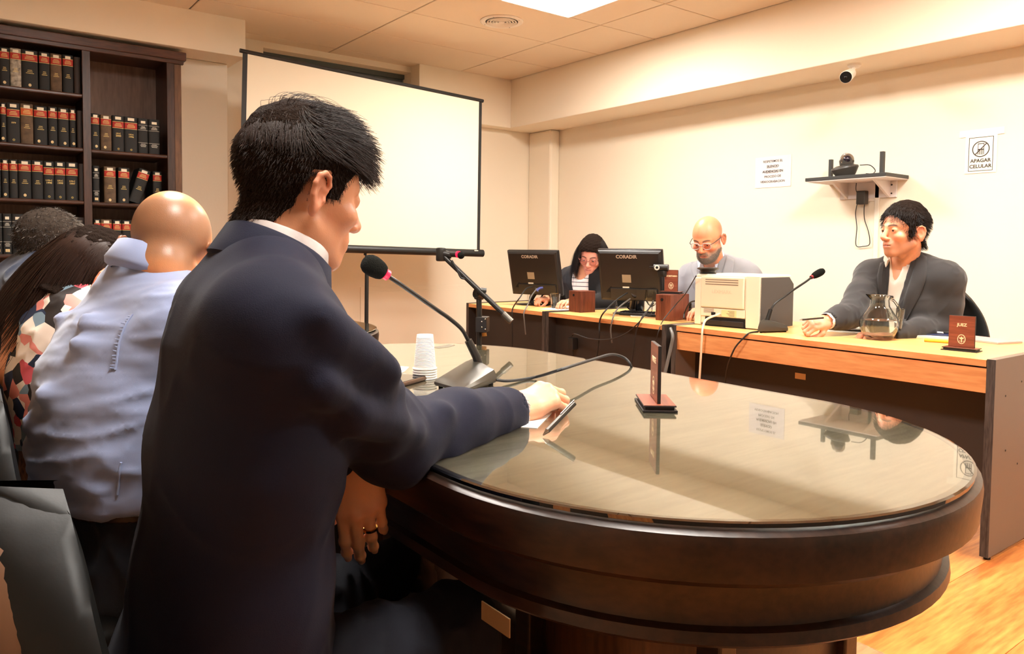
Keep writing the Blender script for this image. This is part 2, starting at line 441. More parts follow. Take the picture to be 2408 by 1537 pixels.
obj('grommet', B().lathe([(0.028, 0), (0.028, 0.004), (0.018, 0.004), (0.018, 0.0)], n=24, M=Matrix.Rotation(PI/2, 4, 'X')).xf(Matrix.Translation((0.10, 0.0, 0.62))), MATS['black_rubber'], d1)

# ================================================================== BOOKCASE
bw = wood('bookcase_wood', (40, 23, 16), (74, 46, 34), 'z', 7, 0.35, 0.5)
bwh = wood('bookcase_wood_shelf', (46, 26, 18), (84, 52, 38), 'x', 7, 0.32, 0.5)
bwb = wood('bookcase_back', (92, 66, 52), (122, 92, 74), 'z', 5, 0.5)
YB, YBK = 5.62, 6.03
bc = thing('bookcase', 'dark wooden bookcase of law volumes against the left wall', 'bookcase', (0.3, YB, 0))
def bo(name, lo, hi, m=bw, bev=0.003): return obj(name, B().bb((lo[0]-0.3, lo[1]-YB, lo[2]), (hi[0]-0.3, hi[1]-YB, hi[2]), bev=bev), m, bc, smooth=False)
bo('back_panel', (-0.55, YBK-0.012, 0.05), (1.30, YBK, 2.42), bwb, 0)
bo('upright', (0.765, YB, 0.0), (0.812, YB+0.03, 2.42)); bo('upright', (0.775, YB+0.03, 0.0), (0.802, YBK-0.012, 2.42))
bo('upright', (1.275, YB, 0.0), (1.325, YB+0.03, 2.42)); bo('upright', (1.29, YB+0.03, 0.0), (1.325, YBK, 2.42))
bo('side_frame', (1.325, YB+0.012, 0.0), (1.372, YBK, 2.42), wood('bookcase_side', (88, 58, 34), (124, 86, 54), 'z', 7, 0.4))
bo('upright', (-0.60, YB, 0.0), (-0.55, YBK, 2.42))
bo('top', (-0.62, YB-0.02, 2.42), (1.40, YBK, 2.478), bwh, 0.006); bo('cornice', (-0.60, YB-0.008, 2.395), (1.385, YB+0.02, 2.425), bwh, 0.004)
SH = [2.094, 1.748, 1.406, 1.058, 0.70, 0.35]
for i, z in enumerate(SH):
    bo('shelf', (-0.55, YB+0.004, z), (0.770, YBK-0.014, z+0.024), bwh, 0.008)
    if i: bo('shelf', (0.807, YB+0.004, z-0.004), (1.280, YBK-0.014, z+0.020), bwh, 0.008)
# ================================================================== BOOKS
blk = mat('book_black_cloth', (30, 29, 28), 0.6, spec=0.4, bump=0.1, bscale=500)
brn = mat('book_worn_brown', (92, 72, 52), 0.7, var=0.45, vscale=22)
slv = mat('book_crackled_cover', (150, 140, 124), 0.5, var=0.7, vscale=40)
dkb = mat('book_dark_brown', (46, 34, 28), 0.6)
red = mat('book_red_label', (168, 36, 26), 0.6, var=0.15, vscale=60)
org = mat('book_orange_label', (196, 84, 34), 0.6)
gold = mat('book_gold_print', (214, 186, 110), 0.45)
silver = mat('book_silver_print', (205, 200, 186), 0.5)
stk_m = mat('book_sticker', (232, 222, 198), 0.7)
peel = mat('book_peeled_paper', (226, 200, 150), 0.8, var=0.2, vscale=60)
pages = mat('book_pages', (206, 184, 146), 0.8)
bcount = {}
rowname = {}
ORD = ['first', 'second', 'third', 'fourth', 'fifth', 'sixth', 'seventh', 'eighth', 'ninth', 'tenth']
def book(row, px0, px1, top, base, kind, txt=None, lean=0.0, back=0.0, deep=0.20):
    "px0..px1 on the shelf front, spine facing the room"
    y = YB+0.035+back
    x0, x1 = aty(px0, 250, y)[0], aty(px1, 250, y)[0]
    w, h = x1-x0, top
    kinds = {'r': 'black law volume, red title band', 'y': 'black law volume, bright gold lettering', 'o': 'worn brown law volume, orange band',
             's': 'crackled silvery law volume', 'w': 'tattered brown law volume, red band', 'k': 'black law volume with white lettering', 'd': 'dark unlabelled law volume'}
    n = bcount.get(row, 0); bcount[row] = n+1
    t = thing('law_book', f'{kinds[kind]}, {ORD[n]} from left on {row}', 'book', ((x0+x1)/2, y, base), 0, 'law volumes in the bookcase')
    if lean: t.rotation_euler = (0, lean, 0)
    cm = {'r': blk, 'y': blk, 'o': brn, 's': slv, 'w': brn, 'k': blk, 'd': dkb}[kind]
    g = w-0.0012
    prof = [(-g/2, deep), (-g/2, 0.006)] + [(-g/2*math.cos(PI*k/8), 0.004-0.008*math.sin(PI*k/8)) for k in range(9)] + [(g/2, 0.006), (g/2, deep)]
    obj('cover', B().prism(prof, 0.0, h), cm, t)
    obj('pages', B().bb((-g/2+0.003, 0.02, 0.004), (g/2-0.003, deep-0.004, h+0.0006)), pages, t, smooth=False)
    def band(name, z0, z1, m, f=1.0, e=0.0006):
        p = [(-g/2*f*math.cos(PI*k/8), 0.0035-0.0085*math.sin(math.acos(f*math.cos(PI*k/8))) - e) for k in range(9)]
        b = B(); b.loop([[(x, yy, z0*h) for x, yy in p], [(x, yy, z1*h) for x, yy in p]], close=False)
        return obj(name, b, m, t)
    r = random.Random(n*31+len(row))
    if kind in 'ryowsk':
        if kind == 'k':
            for z0 in (0.80, 0.66, 0.30):
                band('gilt_line', z0, z0+0.008, silver)
            for z0, f in ((0.755, 0.35), (0.73, 0.5), (0.70, 0.55), (0.26, 0.45), (0.225, 0.6), (0.19, 0.5)):
                band('print_line', z0, z0+0.013, silver, f)
            band('sticker', 0.855, 0.925, stk_m, 0.45, 0.0010)
            if n < 2: band('peeled_paper', 0.05, 0.12, peel, 0.5, 0.001)
        else:
            lm = org if kind == 'o' else red
            z1 = 0.88 if kind != 'y' else 0.82
            band('title_label', z1-0.155, z1, lm, 0.97)
            for z0 in (z1-0.172, z1+0.004):
                band('gilt_line', z0, z0+0.012, gold)
            for j, f in enumerate((0.45, 0.6, 0.62)):
                band('print_line', z1-0.05-j*0.036, z1-0.035-j*0.036, gold, f, 0.0009)
            band('sticker', 0.885, 0.965, stk_m, 0.5, 0.0011)
            if txt is None:
                for j, f in enumerate((0.28, 0.34, 0.5)):
                    band('print_line', 0.47-j*0.04, 0.483-j*0.04, gold, f)
            if kind == 'y':
                b = B().lathe([(0.007, 0), (0.007, 0.0008), (0.0045, 0.0008), (0.0045, 0.0)], n=14, M=Matrix.Rotation(PI/2, 4, 'X')).xf(Matrix.Translation((0, -0.0048, 0.075*h)))
                obj('seal', b, gold, t)
            elif r.random() < 0.75:
                b = B().sph((r.uniform(-0.15, 0.15)*g, -0.0048, r.uniform(0.07, 0.1)*h), (0.0085, 0.0008, 0.0095), 10)
                obj('peeled_paper', b, peel, t)
    if txt:
        for j, s in enumerate(txt):
            Mx = base_matrix(t) @ Matrix.Translation((0, -0.0056, (0.50-0.065*j)*h)) @ Matrix.Rotation(PI/2, 4, 'X')
            text_obj('spine_text', s, 0.0125 if j == 0 else 0.016, gold, t, Mx, bold=0.0004)
    return t
S1, S2, S3, S4 = [z+0.0245 for z in SH[:4]]
r1 = 'upper left shelf'
for a, b, k, h in ((-14, -1, 'r', .232), (0, 25, 'r', .232), (25.5, 52, 's', .236), (52.5, 91, 'r', .236), (93, 119, 'r', .237), (120, 147, 'w', .237), (148.5, 174, 'r', .24), (175, 191, 'd', .235)): book(r1, a, b, h, S1, k)
r2 = 'second left shelf'
for a, b, k, h, tx in ((-17, -1, 'r', .24, None), (0, 14.5, 'r', .24, None), (15, 46.5, 'y', .246, ('1979',)), (47.5, 77.5, 'o', .248, None), (78.5, 110.5, 'r', .243, None), (112, 134.5, 'r', .246, None), (135.5, 161.5, 'r', .246, None), (162.5, 178, 'r', .247, None), (180, 193, 'd', .24, None)): book(r2, a, b, h, S2, k, tx)
r3 = 'third left shelf'
for a, b, k, h, tx in ((-18, -1, 'r', .238, None), (0, 17.3, 'r', .238, None), (18.2, 38.8, 'r', .238, None), (39.6, 70.3, 'r', .24, None), (71.4, 98.3, 'r', .242, None), (99, 124.4, 'y', .242, ('LVIII-C', '1998')), (125, 151, 'y', .245, ('LIX-C', '1999')), (151.7, 181, 'y', .246, ('LVII-C', '1997')), (182, 197, 'd', .24, None)): book(r3, a, b, h, S3, k, tx)
r4 = 'fourth left shelf'
for a, b, k, h in ((-24, -1, 'k', .25), (0, 21.5, 'k', .25), (22, 51, 'k', .25), (52, 82, 'k', .25), (83, 112, 'r', .245), (113, 141, 'r', .245), (142, 170, 'r', .245), (171, 197, 'd', .24)): book(r4, a, b, h, S4, k)
q2 = 'upper right shelf'
for a, b, k, h, tx in ((213, 233.6, 'r', .236, None), (235.6, 261.5, 'w', .234, None), (263, 291, 'y', .238, ('LX-C', '2000')), (291.6, 322.6, 'y', .238, ('LVI-A', '1996')), (323.6, 347.5, 'k', .236, None), (348.5, 375, 'k', .236, None)): book(q2, a, b, h, S2-0.004, k, tx)
q3 = 'middle right shelf'
book(q3, 215, 231.5, .238, S3-0.004, 'k'); book(q3, 242, 270, .238, S3-0.004, 'w'); book(q3, 274, 301, .237, S3-0.004, 'r', lean=0.02)
t = book(q3, 301, 329, .236, S3+0.004, 'r', lean=0.30); t.location.x += -0.005
book(q3, 357, 378.5, .23, S3-0.004, 'r', back=0.04)
q4 = 'lower right shelf'
for a, b, k, h in ((216, 232.3, 'r', .236), (232.8, 259, 'w', .236), (260.5, 282, 'r', .234), (282.6, 305, 'r', .234), (306, 332, 'r', .236), (333, 357, 'k', .236), (358, 384, 'r', .236)): book(q4, a, b, h, S4-0.004, k)

# ================================================================== PROJECTION SCREEN
scrw = mat('screen_fabric', (222, 211, 188), 0.8, spec=0.2)
scrb = mat('screen_black', (24, 25, 24), 0.45)
TL, TR, BR, BL = aty(571, 120, 5.24), aty(1133, 237, 5.18), aty(1128, 590, 5.13), aty(561, 572, 5.19)
t = thing('projection_screen', 'white tripod projection screen with black border standing in front of the back wall', 'screen', tuple(np.array([aty(864, 600, 5.16)[0], 5.16, 0.0])))
V = lambda p: Vector([float(q) for q in p])
TL, TR, BR, BL = map(V, (TL, TR, BR, BL))
def lerp(a, b, k): return a+(b-a)*k
def sheet(b, p, th=0.002):
    n = (p[1]-p[0]).cross(p[3]-p[0]).normalized()*th
    b.loop([[q-n for q in p], [q+n for q in p]]); return b
bx = 0.0165
inner = [lerp(TL, TR, bx), lerp(TL, TR, 1-bx*0.9), lerp(BL, BR, 1-bx*0.9), lerp(BL, BR, bx)]
obj('screen_fabric', sheet(B(), inner), scrw, t, True, smooth=False)
for a, b, c, d in ((TL, inner[0], inner[3], BL), (inner[1], TR, BR, inner[2])):
    obj('black_border', sheet(B(), [a, b, c, d], 0.0022), scrb, t, True, smooth=False)
dx = (TR-TL).normalized()
obj('top_bar', B().tube([TL-dx*0.02, TR+dx*0.012], 0.014, 10), scrb, t, True)
db = (BR-BL).normalized()
cs = obj('case', B().tube([BL-db*0.04+Vector((0, 0, -0.012)), BR+db*0.03+Vector((0, 0, -0.018))], 0.030, 16), scrb, t, True)
obj('end_label', B().box(tuple(V(aty(1120, 589, 5.10))), (0.035, 0.004, 0.008)), stk_m, cs, True, smooth=False)
pt = V(aty(863, 600, 5.165)); pb = Vector((pt.x-0.01, 5.17, 0.0))
obj('pole', B().tube([pt, Vector((pt.x-0.005, 5.17, 0.12))], 0.015, 12), scrb, t, True)
obj('upper_pole', B().tube([pt+Vector((0, 0.03, 0)), lerp(TL, TR, 0.5)+Vector((0, 0.03, 0))], 0.011, 10), scrb, t, True)
hub = V(aty(868, 788, 5.17))
obj('hub', B().tube([hub+Vector((0, 0, -0.03)), hub+Vector((0, 0, 0.03))], 0.026, 12), scrb, t, True)
for a in (0.15, 2.2, 4.3):
    e = Vector((hub.x+0.50*math.cos(a), 5.17+0.50*math.sin(a), 0.012))
    obj('leg', B().tube([hub+Vector((0.02*math.cos(a), 0.02*math.sin(a), 0)), e], 0.011, 8), scrb, t, True)

# ================================================================== NAME PLATES
plw = wood('plate_wood', (112, 54, 34), (146, 78, 54), 'x', 9, 0.4, bump=0.03)
pld = mat('plate_dark_edge', (26, 16, 12), 0.5)
plg = mat('plate_cream_print', (240, 208, 164), 0.5)
def nameplate(label, p, ang, word, h=0.126, w=0.096, ts=0.0165):
    "ang: direction in which the word is read"
    t = thing('name_plate', label, 'name plate', (p[0], p[1], p[2]), ang, 'wooden name plates')
    obj('base', B().bb((-0.066, -0.036, 0.0), (0.066, 0.036, 0.004), bev=0.001).bb((-0.058, -0.030, 0.004), (0.058, 0.030, 0.010)).bb((-0.063, -0.034, 0.010), (0.063, 0.034, 0.013), bev=0.001), pld, t, smooth=False)
    obj('base_veneer', B().bb((-0.062, -0.033, 0.0128), (0.062, 0.033, 0.0138)), plw, t, smooth=False)
    pl = obj('plate', B().bb((-w/2, -0.0035, 0.0138), (w/2, 0.0035, 0.0138+h), bev=0.0008), pld, t, smooth=False)
    obj('face', B().bb((-w/2+0.001, -0.0042, 0.0148), (w/2-0.001, -0.0034, 0.0128+h)), plw, pl, smooth=False)
    M0 = base_matrix(t)
    RX = Matrix.Rotation(PI/2, 4, 'X')
    text_obj('lettering', word, ts, plg, pl, M0 @ Matrix.Translation((0, -0.0046, 0.0138+h*0.71)) @ RX, bold=0.0005)
    e = B()
    def ring(b, a, c, wd, cx=0, cz=0, n=28):
        po = [((a)*math.cos(2*PI*k/n)+cx, (c)*math.sin(2*PI*k/n)+cz) for k in range(n)]
        pi_ = [((a-wd)*math.cos(2*PI*k/n)+cx, (c-wd)*math.sin(2*PI*k/n)+cz) for k in range(n)]
        for k in range(n):
            j = (k+1) % n
            b.quad((po[k][0], -0.0050, po[k][1]), (po[j][0], -0.0050, po[j][1]), (pi_[j][0], -0.0050, pi_[j][1]), (pi_[k][0], -0.0050, pi_[k][1]))
    zc = 0.0138+h*0.26
    ring(e, 0.0150, 0.0195, 0.0030, 0, zc)
    e.prism([(-0.0022, -0.013), (0.0022, -0.013), (0.0022, 0.0), (0.007, 0.001), (0.009, 0.008), (0.004, 0.006), (0, 0.011), (-0.004, 0.006), (-0.009, 0.008), (-0.007, 0.001), (-0.0022, 0.0)], 0, 0.0004, Matrix.Translation((0, -0.0046, zc)) @ RX)
    e.prism([(-0.009, -0.009), (-0.005, -0.010), (-0.006, -0.004)], 0, 0.0004, Matrix.Translation((0, -0.0046, zc)) @ RX)
    e.prism([(0.009, -0.009), (0.005, -0.010), (0.006, -0.004)], 0, 0.0004, Matrix.Translation((0, -0.0046, zc)) @ RX)
    obj('emblem', e, plg, pl, smooth=False)
    return t
p = atz(1541, 954, TT)
nameplate('brown wooden name plate on the glass table reading PARTE', (p[0], p[1], TT), math.atan2(-0.778, -0.629), 'PARTE', h=0.121)
jp = (atz(2222, 823, .75)+atz(2297, 830, .75))/2
nameplate('brown wooden name plate on the beech desk reading JUEZ', (jp[0]+0.036, jp[1]+0.012, 0.75), math.atan2(-0.99, 0.10), 'JUEZ', h=0.128)

# ================================================================== CLERK DESK ITEMS
spw = wood('speaker_veneer', (82, 40, 26), (118, 64, 44), 'z', 9, 0.4, bump=0.03)
hole = mat('black_void', (6, 5, 5), 0.9)
E_ = 0.742
def speaker(label, L, Cn, Rr, h):
    "three desk points: left, near corner, right"
    L, Cn, Rr = [np.array(q) for q in (L, Cn, Rr)]
    u = L-Cn; v = Rr-Cn; lu = np.linalg.norm(u[:2]); a = math.atan2(u[1], u[0])
    lv = max(np.linalg.norm(v[:2]), 0.10)
    t = thing('speaker', label, 'speaker', (Cn[0], Cn[1], E_), a, 'small wooden speaker boxes')
    s = 1 if (u[0]*v[1]-u[1]*v[0]) > 0 else -1
    obj('cabinet', B().bb((0, 0 if s > 0 else -lv, 0), (lu, lv if s > 0 else 0, h), bev=0.003), spw, t, smooth=False)
    RX = Matrix.Rotation(PI/2, 4, 'X')
    obj('port', B().lathe([(0.010, 0), (0.010, 0.001), (0.0075, 0.002), (0.007, -0.002), (0, -0.002)], n=20, M=RX).xf(Matrix.Translation((lu*0.58, 0.0 if s > 0 else 0.0, h*0.80))), hole, t)
    return t, lu, lv
speaker('small wooden speaker box with a black port beside the water glass', atz(1337, 732, E_), atz(1364, 735, E_)+np.array([0, 0, 0]), atz(1386, 732, E_), 0.137)
s2, lu, lv = speaker('small wooden speaker box carrying the SECRETARIO name plate', atz(1541, 752, E_), atz(1576, 755, E_), atz(1601, 749, E_), 0.150)
sp = s2.location
a2 = s2.rotation_euler.z
c2 = base_matrix(s2) @ Vector((lu*0.5, -lv*0.45 if True else 0, 0))
cc = (np.array(atz(1570, 752, E_)) + np.array([0.06, 0.03, 0]))
nameplate('brown wooden name plate on the speaker box reading SECRETARIO', (cc[0], cc[1], E_+0.1495), math.atan2(-0.93, 0.36), 'SECRETARIO', h=0.126, w=0.082, ts=0.0125)
mon_m = mat('monitor_black', (32, 29, 27), 0.38, spec=0.5, bump=0.03, bscale=250)
ms = mat('monitor_silver_text', (176, 160, 142), 0.4)
lbl = mat('monitor_label', (150, 132, 106), 0.6)
cab = mat('cable_black', (28, 27, 26), 0.5)
cabg = mat('cable_grey', (92, 88, 82), 0.5)
cabw = mat('cable_cream', (214, 192, 160), 0.5)
glow = mat('screen_glow', (30, 30, 40), 0.3, emit=(235, 225, 255), estr=1.6)
def monitor(label, pb, w, base):
    w = Vector((w[0], w[1], 0)).normalized(); bk = w.cross(Vector((0, 0, 1)))
    u = (Vector((0, 0, 1))*math.cos(0.27)+bk*math.sin(0.27)).normalized()
    M = frame(pb, w, u)
    t = thing('monitor', label, 'monitor', (base[0], base[1], E_), 0, 'black desktop monitors seen from behind')
    pnl = obj('panel', B().box((0, 0.165, -0.018), (0.41, 0.33, 0.028), bev=0.006).xf(M), mon_m, t, True)
    obj('back_shell', B().loop([[(sx*(0.20-i), 0.165+sy*(0.16-i), z) for sx, sy in ((-1, -1), (1, -1), (1, 1), (-1, 1))] for i, z in ((0.0, -0.006), (0.004, 0.006), (0.016, 0.014))]).xf(M), mon_m, t, True, smooth=False)
    obj('lower_housing', B().box((0.02, 0.052, 0.012), (0.30, 0.075, 0.022), bev=0.004).xf(M), mon_m, t, True, smooth=False)
    obj('display', B().box((0, 0.165, -0.0325), (0.375, 0.30, 0.001)).xf(M), glow, t, True, smooth=False)
    obj('rating_label', B().box((-0.022, 0.150, 0.0146), (0.056, 0.050, 0.0006)).xf(M), lbl, t, True, smooth=False)
    obj('asset_sticker', B().box((-0.030, 0.086, 0.0146), (0.042, 0.026, 0.0006), bev=0.0002, seg=1).xf(M), stk_m, t, True, smooth=False)
    obj('lock_plate', B().prism([(-0.16, 0.06), (-0.125, 0.06), (-0.125, 0.10), (-0.15, 0.075)], 0.014, 0.0150, M), hole, t, True, smooth=False)
    text_obj('lettering', 'CORADIR', 0.030, ms, t, M @ Matrix.Translation((-0.015, 0.288, 0.0145)), bold=0.0008)
    bb = Vector((base[0], base[1], E_))
    nk = M @ Vector((0.02, 0.055, 0.02))
    obj('neck', B().tube(smooth_path([bb+Vector((0, 0, 0.008)), bb+bk*0.0+Vector((0, 0, 0.05)), nk]), 0.024, 10, flat=0.6), mon_m, t, True)
    MB = frame(bb, w, -bk)
    obj('base', B().lathe([(0.0, 0.014), (0.118, 0.008), (0.128, 0.003), (0.126, 0.0), (0, 0)], n=36, M=Matrix.Diagonal((1.0, 0.72, 1, 1))).xf(MB if MB.determinant() > 0 and MB[2][2] > 0 else Matrix.Translation(bb) @ Matrix.Rotation(math.atan2(w.y, w.x), 4, 'Z')), mon_m, t, True)
    return t, M
b1 = atz(1250, 716, E_); m1, M1 = monitor('black monitor on the corner desk, seen from behind, left of the other', V(at(1263, 694, 5.40)), (0.37, -0.93), b1)
b2 = atz(1487, 738, E_); m2, M2 = monitor('black monitor on the clerk desk between the two speaker boxes', V(at(1487, 708, 4.68)), (0.44, -0.90), b2)
# webcam clipped beside the second monitor
t = thing('webcam', 'small black webcam on the right edge of the second monitor', 'webcam', tuple(at(1558, 640, 4.45)))
wp = V(at(1557, 629, 4.45)); vd = (Vector(CAM)-wp).normalized()
obj('body', B().tube([wp+Vector((0.02, -0.03, 0.0)), wp-Vector((0.02, -0.045, 0.0))], 0.020, 14), mon_m, t, True)
obj('lens_ring', B().tube([wp+vd*0.014+Vector((-0.018, 0.024, 0)), wp+vd*0.026+Vector((-0.018, 0.024, 0))], 0.0155, 16), silver, t, True)
obj('lens', B().tube([wp+vd*0.02+Vector((-0.018, 0.024, 0)), wp+vd*0.0275+Vector((-0.018, 0.024, 0))], 0.008, 12), hole, t, True)
obj('clip', B().box(tuple(wp+Vector((0.0, 0.0, -0.035))), (0.03, 0.05, 0.035), bev=0.004).box(tuple(wp+Vector((-0.005, 0.05, 0.0))), (0.012, 0.09, 0.014), bev=0.003), mon_m, t, True)
# glassware
glass = mat('clear_glass', (245, 250, 248), 0.01, trans=1.0, ior=1.45)
water = mat('water', (250, 252, 250), 0.01, trans=1.0, ior=1.33)
def tumbler(name, label, p, r0, r1, h, wl, cat='glass', grp='drinking glasses on the desks'):
    t = thing(name, label, cat, tuple(p), 0, grp)
    obj('wall', B().lathe([(0, 0), (r0*0.9, 0), (r0, 0.004), (r1, h), (r1-0.002, h+0.0008), (r1-0.0035, h), (r0-0.003, 0.010), (0, 0.009)], n=32), glass, t)
    if wl: 
        k = wl/h; rw = r0+(r1-r0)*k-0.0042
        obj('water', B().lathe([(0, 0.0105), (r0-0.0042, 0.0115), (rw, wl), (0, wl)], n=32), water, t)
    return t
tumbler('water_glass', 'low glass of water on the corner desk beside a speaker box', atz(1305, 724, E_), 0.029, 0.036, 0.100, 0.028)
t = thing('goblet', 'stemmed wine glass beside the second monitor', 'glass', tuple(atz(1532, 744, E_)), 0, 'drinking glasses on the desks')
obj('bowl', B().lathe([(0, 0.0), (0.032, 0.001), (0.030, 0.004), (0.006, 0.008), (0.004, 0.03), (0.005, 0.06), (0.022, 0.072), (0.040, 0.10), (0.043, 0.13), (0.038, 0.165), (0.0365, 0.165), (0.041, 0.13), (0.038, 0.10), (0.020, 0.075), (0, 0.07)], n=32), glass, t)
mugm = mat('mug_black', (26, 25, 24), 0.15, spec=0.6)
mp_ = atz(1495, 738, E_)+np.array([0.05, 0.03, 0])
t = thing('mug', 'black mug behind the foot of the second monitor', 'mug', tuple(mp_))
obj('body', B().lathe([(0, 0), (0.038, 0), (0.042, 0.006), (0.043, 0.09), (0.040, 0.09), (0.038, 0.008), (0, 0.006)], n=28), mugm, t)
obj('handle', B().tube(smooth_path([(-0.040, 0.012, 0.075), (-0.066, 0.02, 0.068), (-0.070, 0.022, 0.04), (-0.042, 0.014, 0.018)]), 0.005, 8), mugm, t)
paper_m = mat('paper_white', (248, 244, 236), 0.8, spec=0.2)
def paper(label, p, w, d, rz, th=0.0012, name='paper_sheet', curl=0.0, grp=None, m=None):
    n = 8; rings = []
    for k in range(n+1):
        u = k/n; z = curl*max(0, abs(u-0.5)-0.25)**2*8
        rings.append([(-w/2+w*u, -d/2, z), (-w/2+w*u, d/2, z), (-w/2+w*u, d/2, z+th), (-w/2+w*u, -d/2, z+th)])
    o = obj(name, B().loop(rings), m or paper_m, None)
    o.location = tuple(p); o.rotation_euler = (0, 0, rz)
    return tag(o, label, 'paper', grp)
paper('white paper lying by the speaker box and the water glass', atz(1318, 727, E_)+np.array([0.03, -0.02, 0]), 0.21, 0.29, 0.4)
paper('white papers under the black mug on the clerk desk', atz(1500, 742, E_)+np.array([0.10, -0.02, 0]), 0.21, 0.28, 0.9)
paper('white sheet in front of the clerk woman', (3.62, 3.95, E_), 0.21, 0.29, 1.5)
kb = thing('keyboard', 'black keyboard lying on the desk behind the second monitor foot', 'keyboard', tuple(atz(1520, 744, E_)+np.array([0.07, 0.01, 0])), math.atan2(-0.9, 0.44))
obj('case', B().bb((-0.2, -0.06, 0.0), (0.06, 0.07, 0.018), bev=0.004), mon_m, kb, smooth=False)
kbm = B().bb((-0.006, -0.006, 0), (0.006, 0.006, 0.006), bev=0.001, seg=1).mesh('key', hole, False)
for i in range(13):
    for j in range(5):
        k = link('key', kbm, kb); k.location = (-0.19+i*0.0185, -0.045+j*0.022, 0.018)
t = thing('phone_set', 'black desk phone between the speaker box and the printer', 'phone', tuple(atz(1620, 740, E_)+np.array([0.05, 0.05, 0])), 0.3)
obj('body', B().prism([(-0.08, -0.09), (0.08, -0.09), (0.08, 0.09), (-0.08, 0.09)], 0, 0.035).bb((-0.075, 0.02, 0.03), (0.075, 0.085, 0.05), bev=0.008), mon_m, t, smooth=False)
obj('handset', B().tube(smooth_path([(-0.09, -0.05, 0.06), (-0.03, -0.05, 0.075), (0.03, -0.05, 0.075), (0.09, -0.05, 0.06)]), [0.02]*6+[0.013]*7+[0.02]*6, 10), mon_m, t)
bk_ = mat('folder_grey', (120, 110, 100), 0.6)
o = obj('folder', B().bb((-0.11, -0.15, 0), (0.11, 0.15, 0.03), bev=0.002), bk_, None, smooth=False); o.location = (3.68, 2.90, E_); tag(o, 'grey folder lying behind the desk phone', 'folder')

# cables of the monitors
def cable(label, pts, r, m, name='cable', cat='cable', n=8, grp=None):
    o = obj(name, B().tube(smooth_path(pts, n), r, 8), m)
    return tag(o, label, cat, grp)
xf_ = 3.09
def droop(o_px, dep, edge_px, end_px, x=xf_): return [at(*o_px, dep), atx(*edge_px, x+0.02)+np.array([-0.02, 0, 0.008]), atx(*end_px, x-0.015)]
cable('black power cable running from the corner monitor over the desk edge', [at(1253, 673, 5.30), at(1237, 679, 5.2), at(1222, 700, 5.0), atx(1207, 722, 3.085), atx(1204, 740, 3.08), atx(1205, 790, 3.09), atx(1204, 840, 3.10)], 0.0042, cab)
cable('grey video cable hanging from the corner monitor stand', [at(1263, 678, 5.30), at(1250, 695, 5.2), at(1240, 718, 5.05), atx(1232, 735, 3.085), atx(1233, 755, 3.085), atx(1236, 786, 3.10)], 0.0045, cabg)
cable('blue plugged video lead at the back of the corner monitor', [at(1276, 676, 5.30), at(1268, 678, 5.29), at(1262, 684, 5.28)], 0.009, mat('vga_blue', (52, 58, 120), 0.4), 'video_plug')
cable('black power cable running from the second monitor over the desk edge', [at(1475, 688, 4.60), at(1450, 705, 4.5), at(1422, 732, 4.35), atx(1411, 752, 3.085), atx(1409, 780, 3.08), atx(1408, 800, 3.09), atx(1403, 840, 3.10)], 0.0045, cab)
cable('grey video cable hanging from the second monitor stand', [at(1482, 702, 4.60), at(1458, 720, 4.5), at(1446, 735, 4.4), atx(1440, 752, 3.085), atx(1436, 775, 3.085), atx(1439, 806, 3.10)], 0.0045, cabg)
cable('black cable looping across the front of the clerk desk to the adapter', [atx(1345, 790, 3.13), atx(1352, 785, 3.08), atx(1385, 796, 3.07), atx(1430, 798, 3.07), atx(1470, 785, 3.07), atx(1503, 757, 3.082), at(1512, 742, 4.22), at(1537, 712, 4.35)], 0.0036, cab)
cable('black cable hanging from the desk edge in front of the second monitor', [at(1537, 706, 4.3), atx(1520, 735, 3.12), atx(1504, 757, 3.08), atx(1496, 780, 3.075), atx(1490, 820, 3.08), atx(1484, 868, 3.09)], 0.0036, cab)
cable('black lead from the puck speaker down over the speaker box', [at(1637, 648, 4.0), at(1612, 690, 4.1), at(1590, 715, 4.2), at(1560, 752, 4.15), atx(1550, 775, 3.08), atx(1542, 805, 3.08), atx(1538, 840, 3.1)], 0.0028, cab)
cable('black cable from the printer side to the desk behind the speaker box', [at(1640, 706, 4.15), at(1622, 712, 4.2), at(1610, 735, 4.25), at(1608, 748, 4.22)], 0.0040, cab)
t = thing('power_adapter', 'black power adapter hanging on the front of the clerk desk', 'adapter', tuple(atx(1347, 800, 3.13)))
obj('body', B().box((0, 0, -0.02), (0.045, 0.042, 0.075), bev=0.005), cab, t, smooth=False)
obj('lead', B().tube([(0, 0, -0.055), (0.003, 0.0, -0.12), (0.0, 0.012, -0.26)], 0.0035, 8), cab, t)
cable('bundle of grey cables hanging beside the clerk desk end panel', [at(1577, 772, 4.0), at(1582, 790, 3.95), at(1578, 815, 3.95), at(1570, 850, 3.95), at(1563, 880, 3.95)], 0.009, cabg)

# ================================================================== PRINTER
cream = mat('printer_cream', (232, 216, 190), 0.5, spec=0.4)
cream2 = mat('printer_cream_flap', (226, 206, 176), 0.5)
pgrey = mat('printer_charcoal', (74, 68, 64), 0.6, bump=0.05, bscale=400)
A0, A1, A2 = atz(1785, 776, .75), atz(1634, 762.5, .75), atz(1874, 772, .75)
u = (A1-A0); Lw = float(np.linalg.norm(u)); u = u/Lw
prz = math.atan2(u[1], u[0])
t = thing('printer', 'cream and charcoal laser printer turned away on the judge desk', 'printer', tuple(A0), prz)
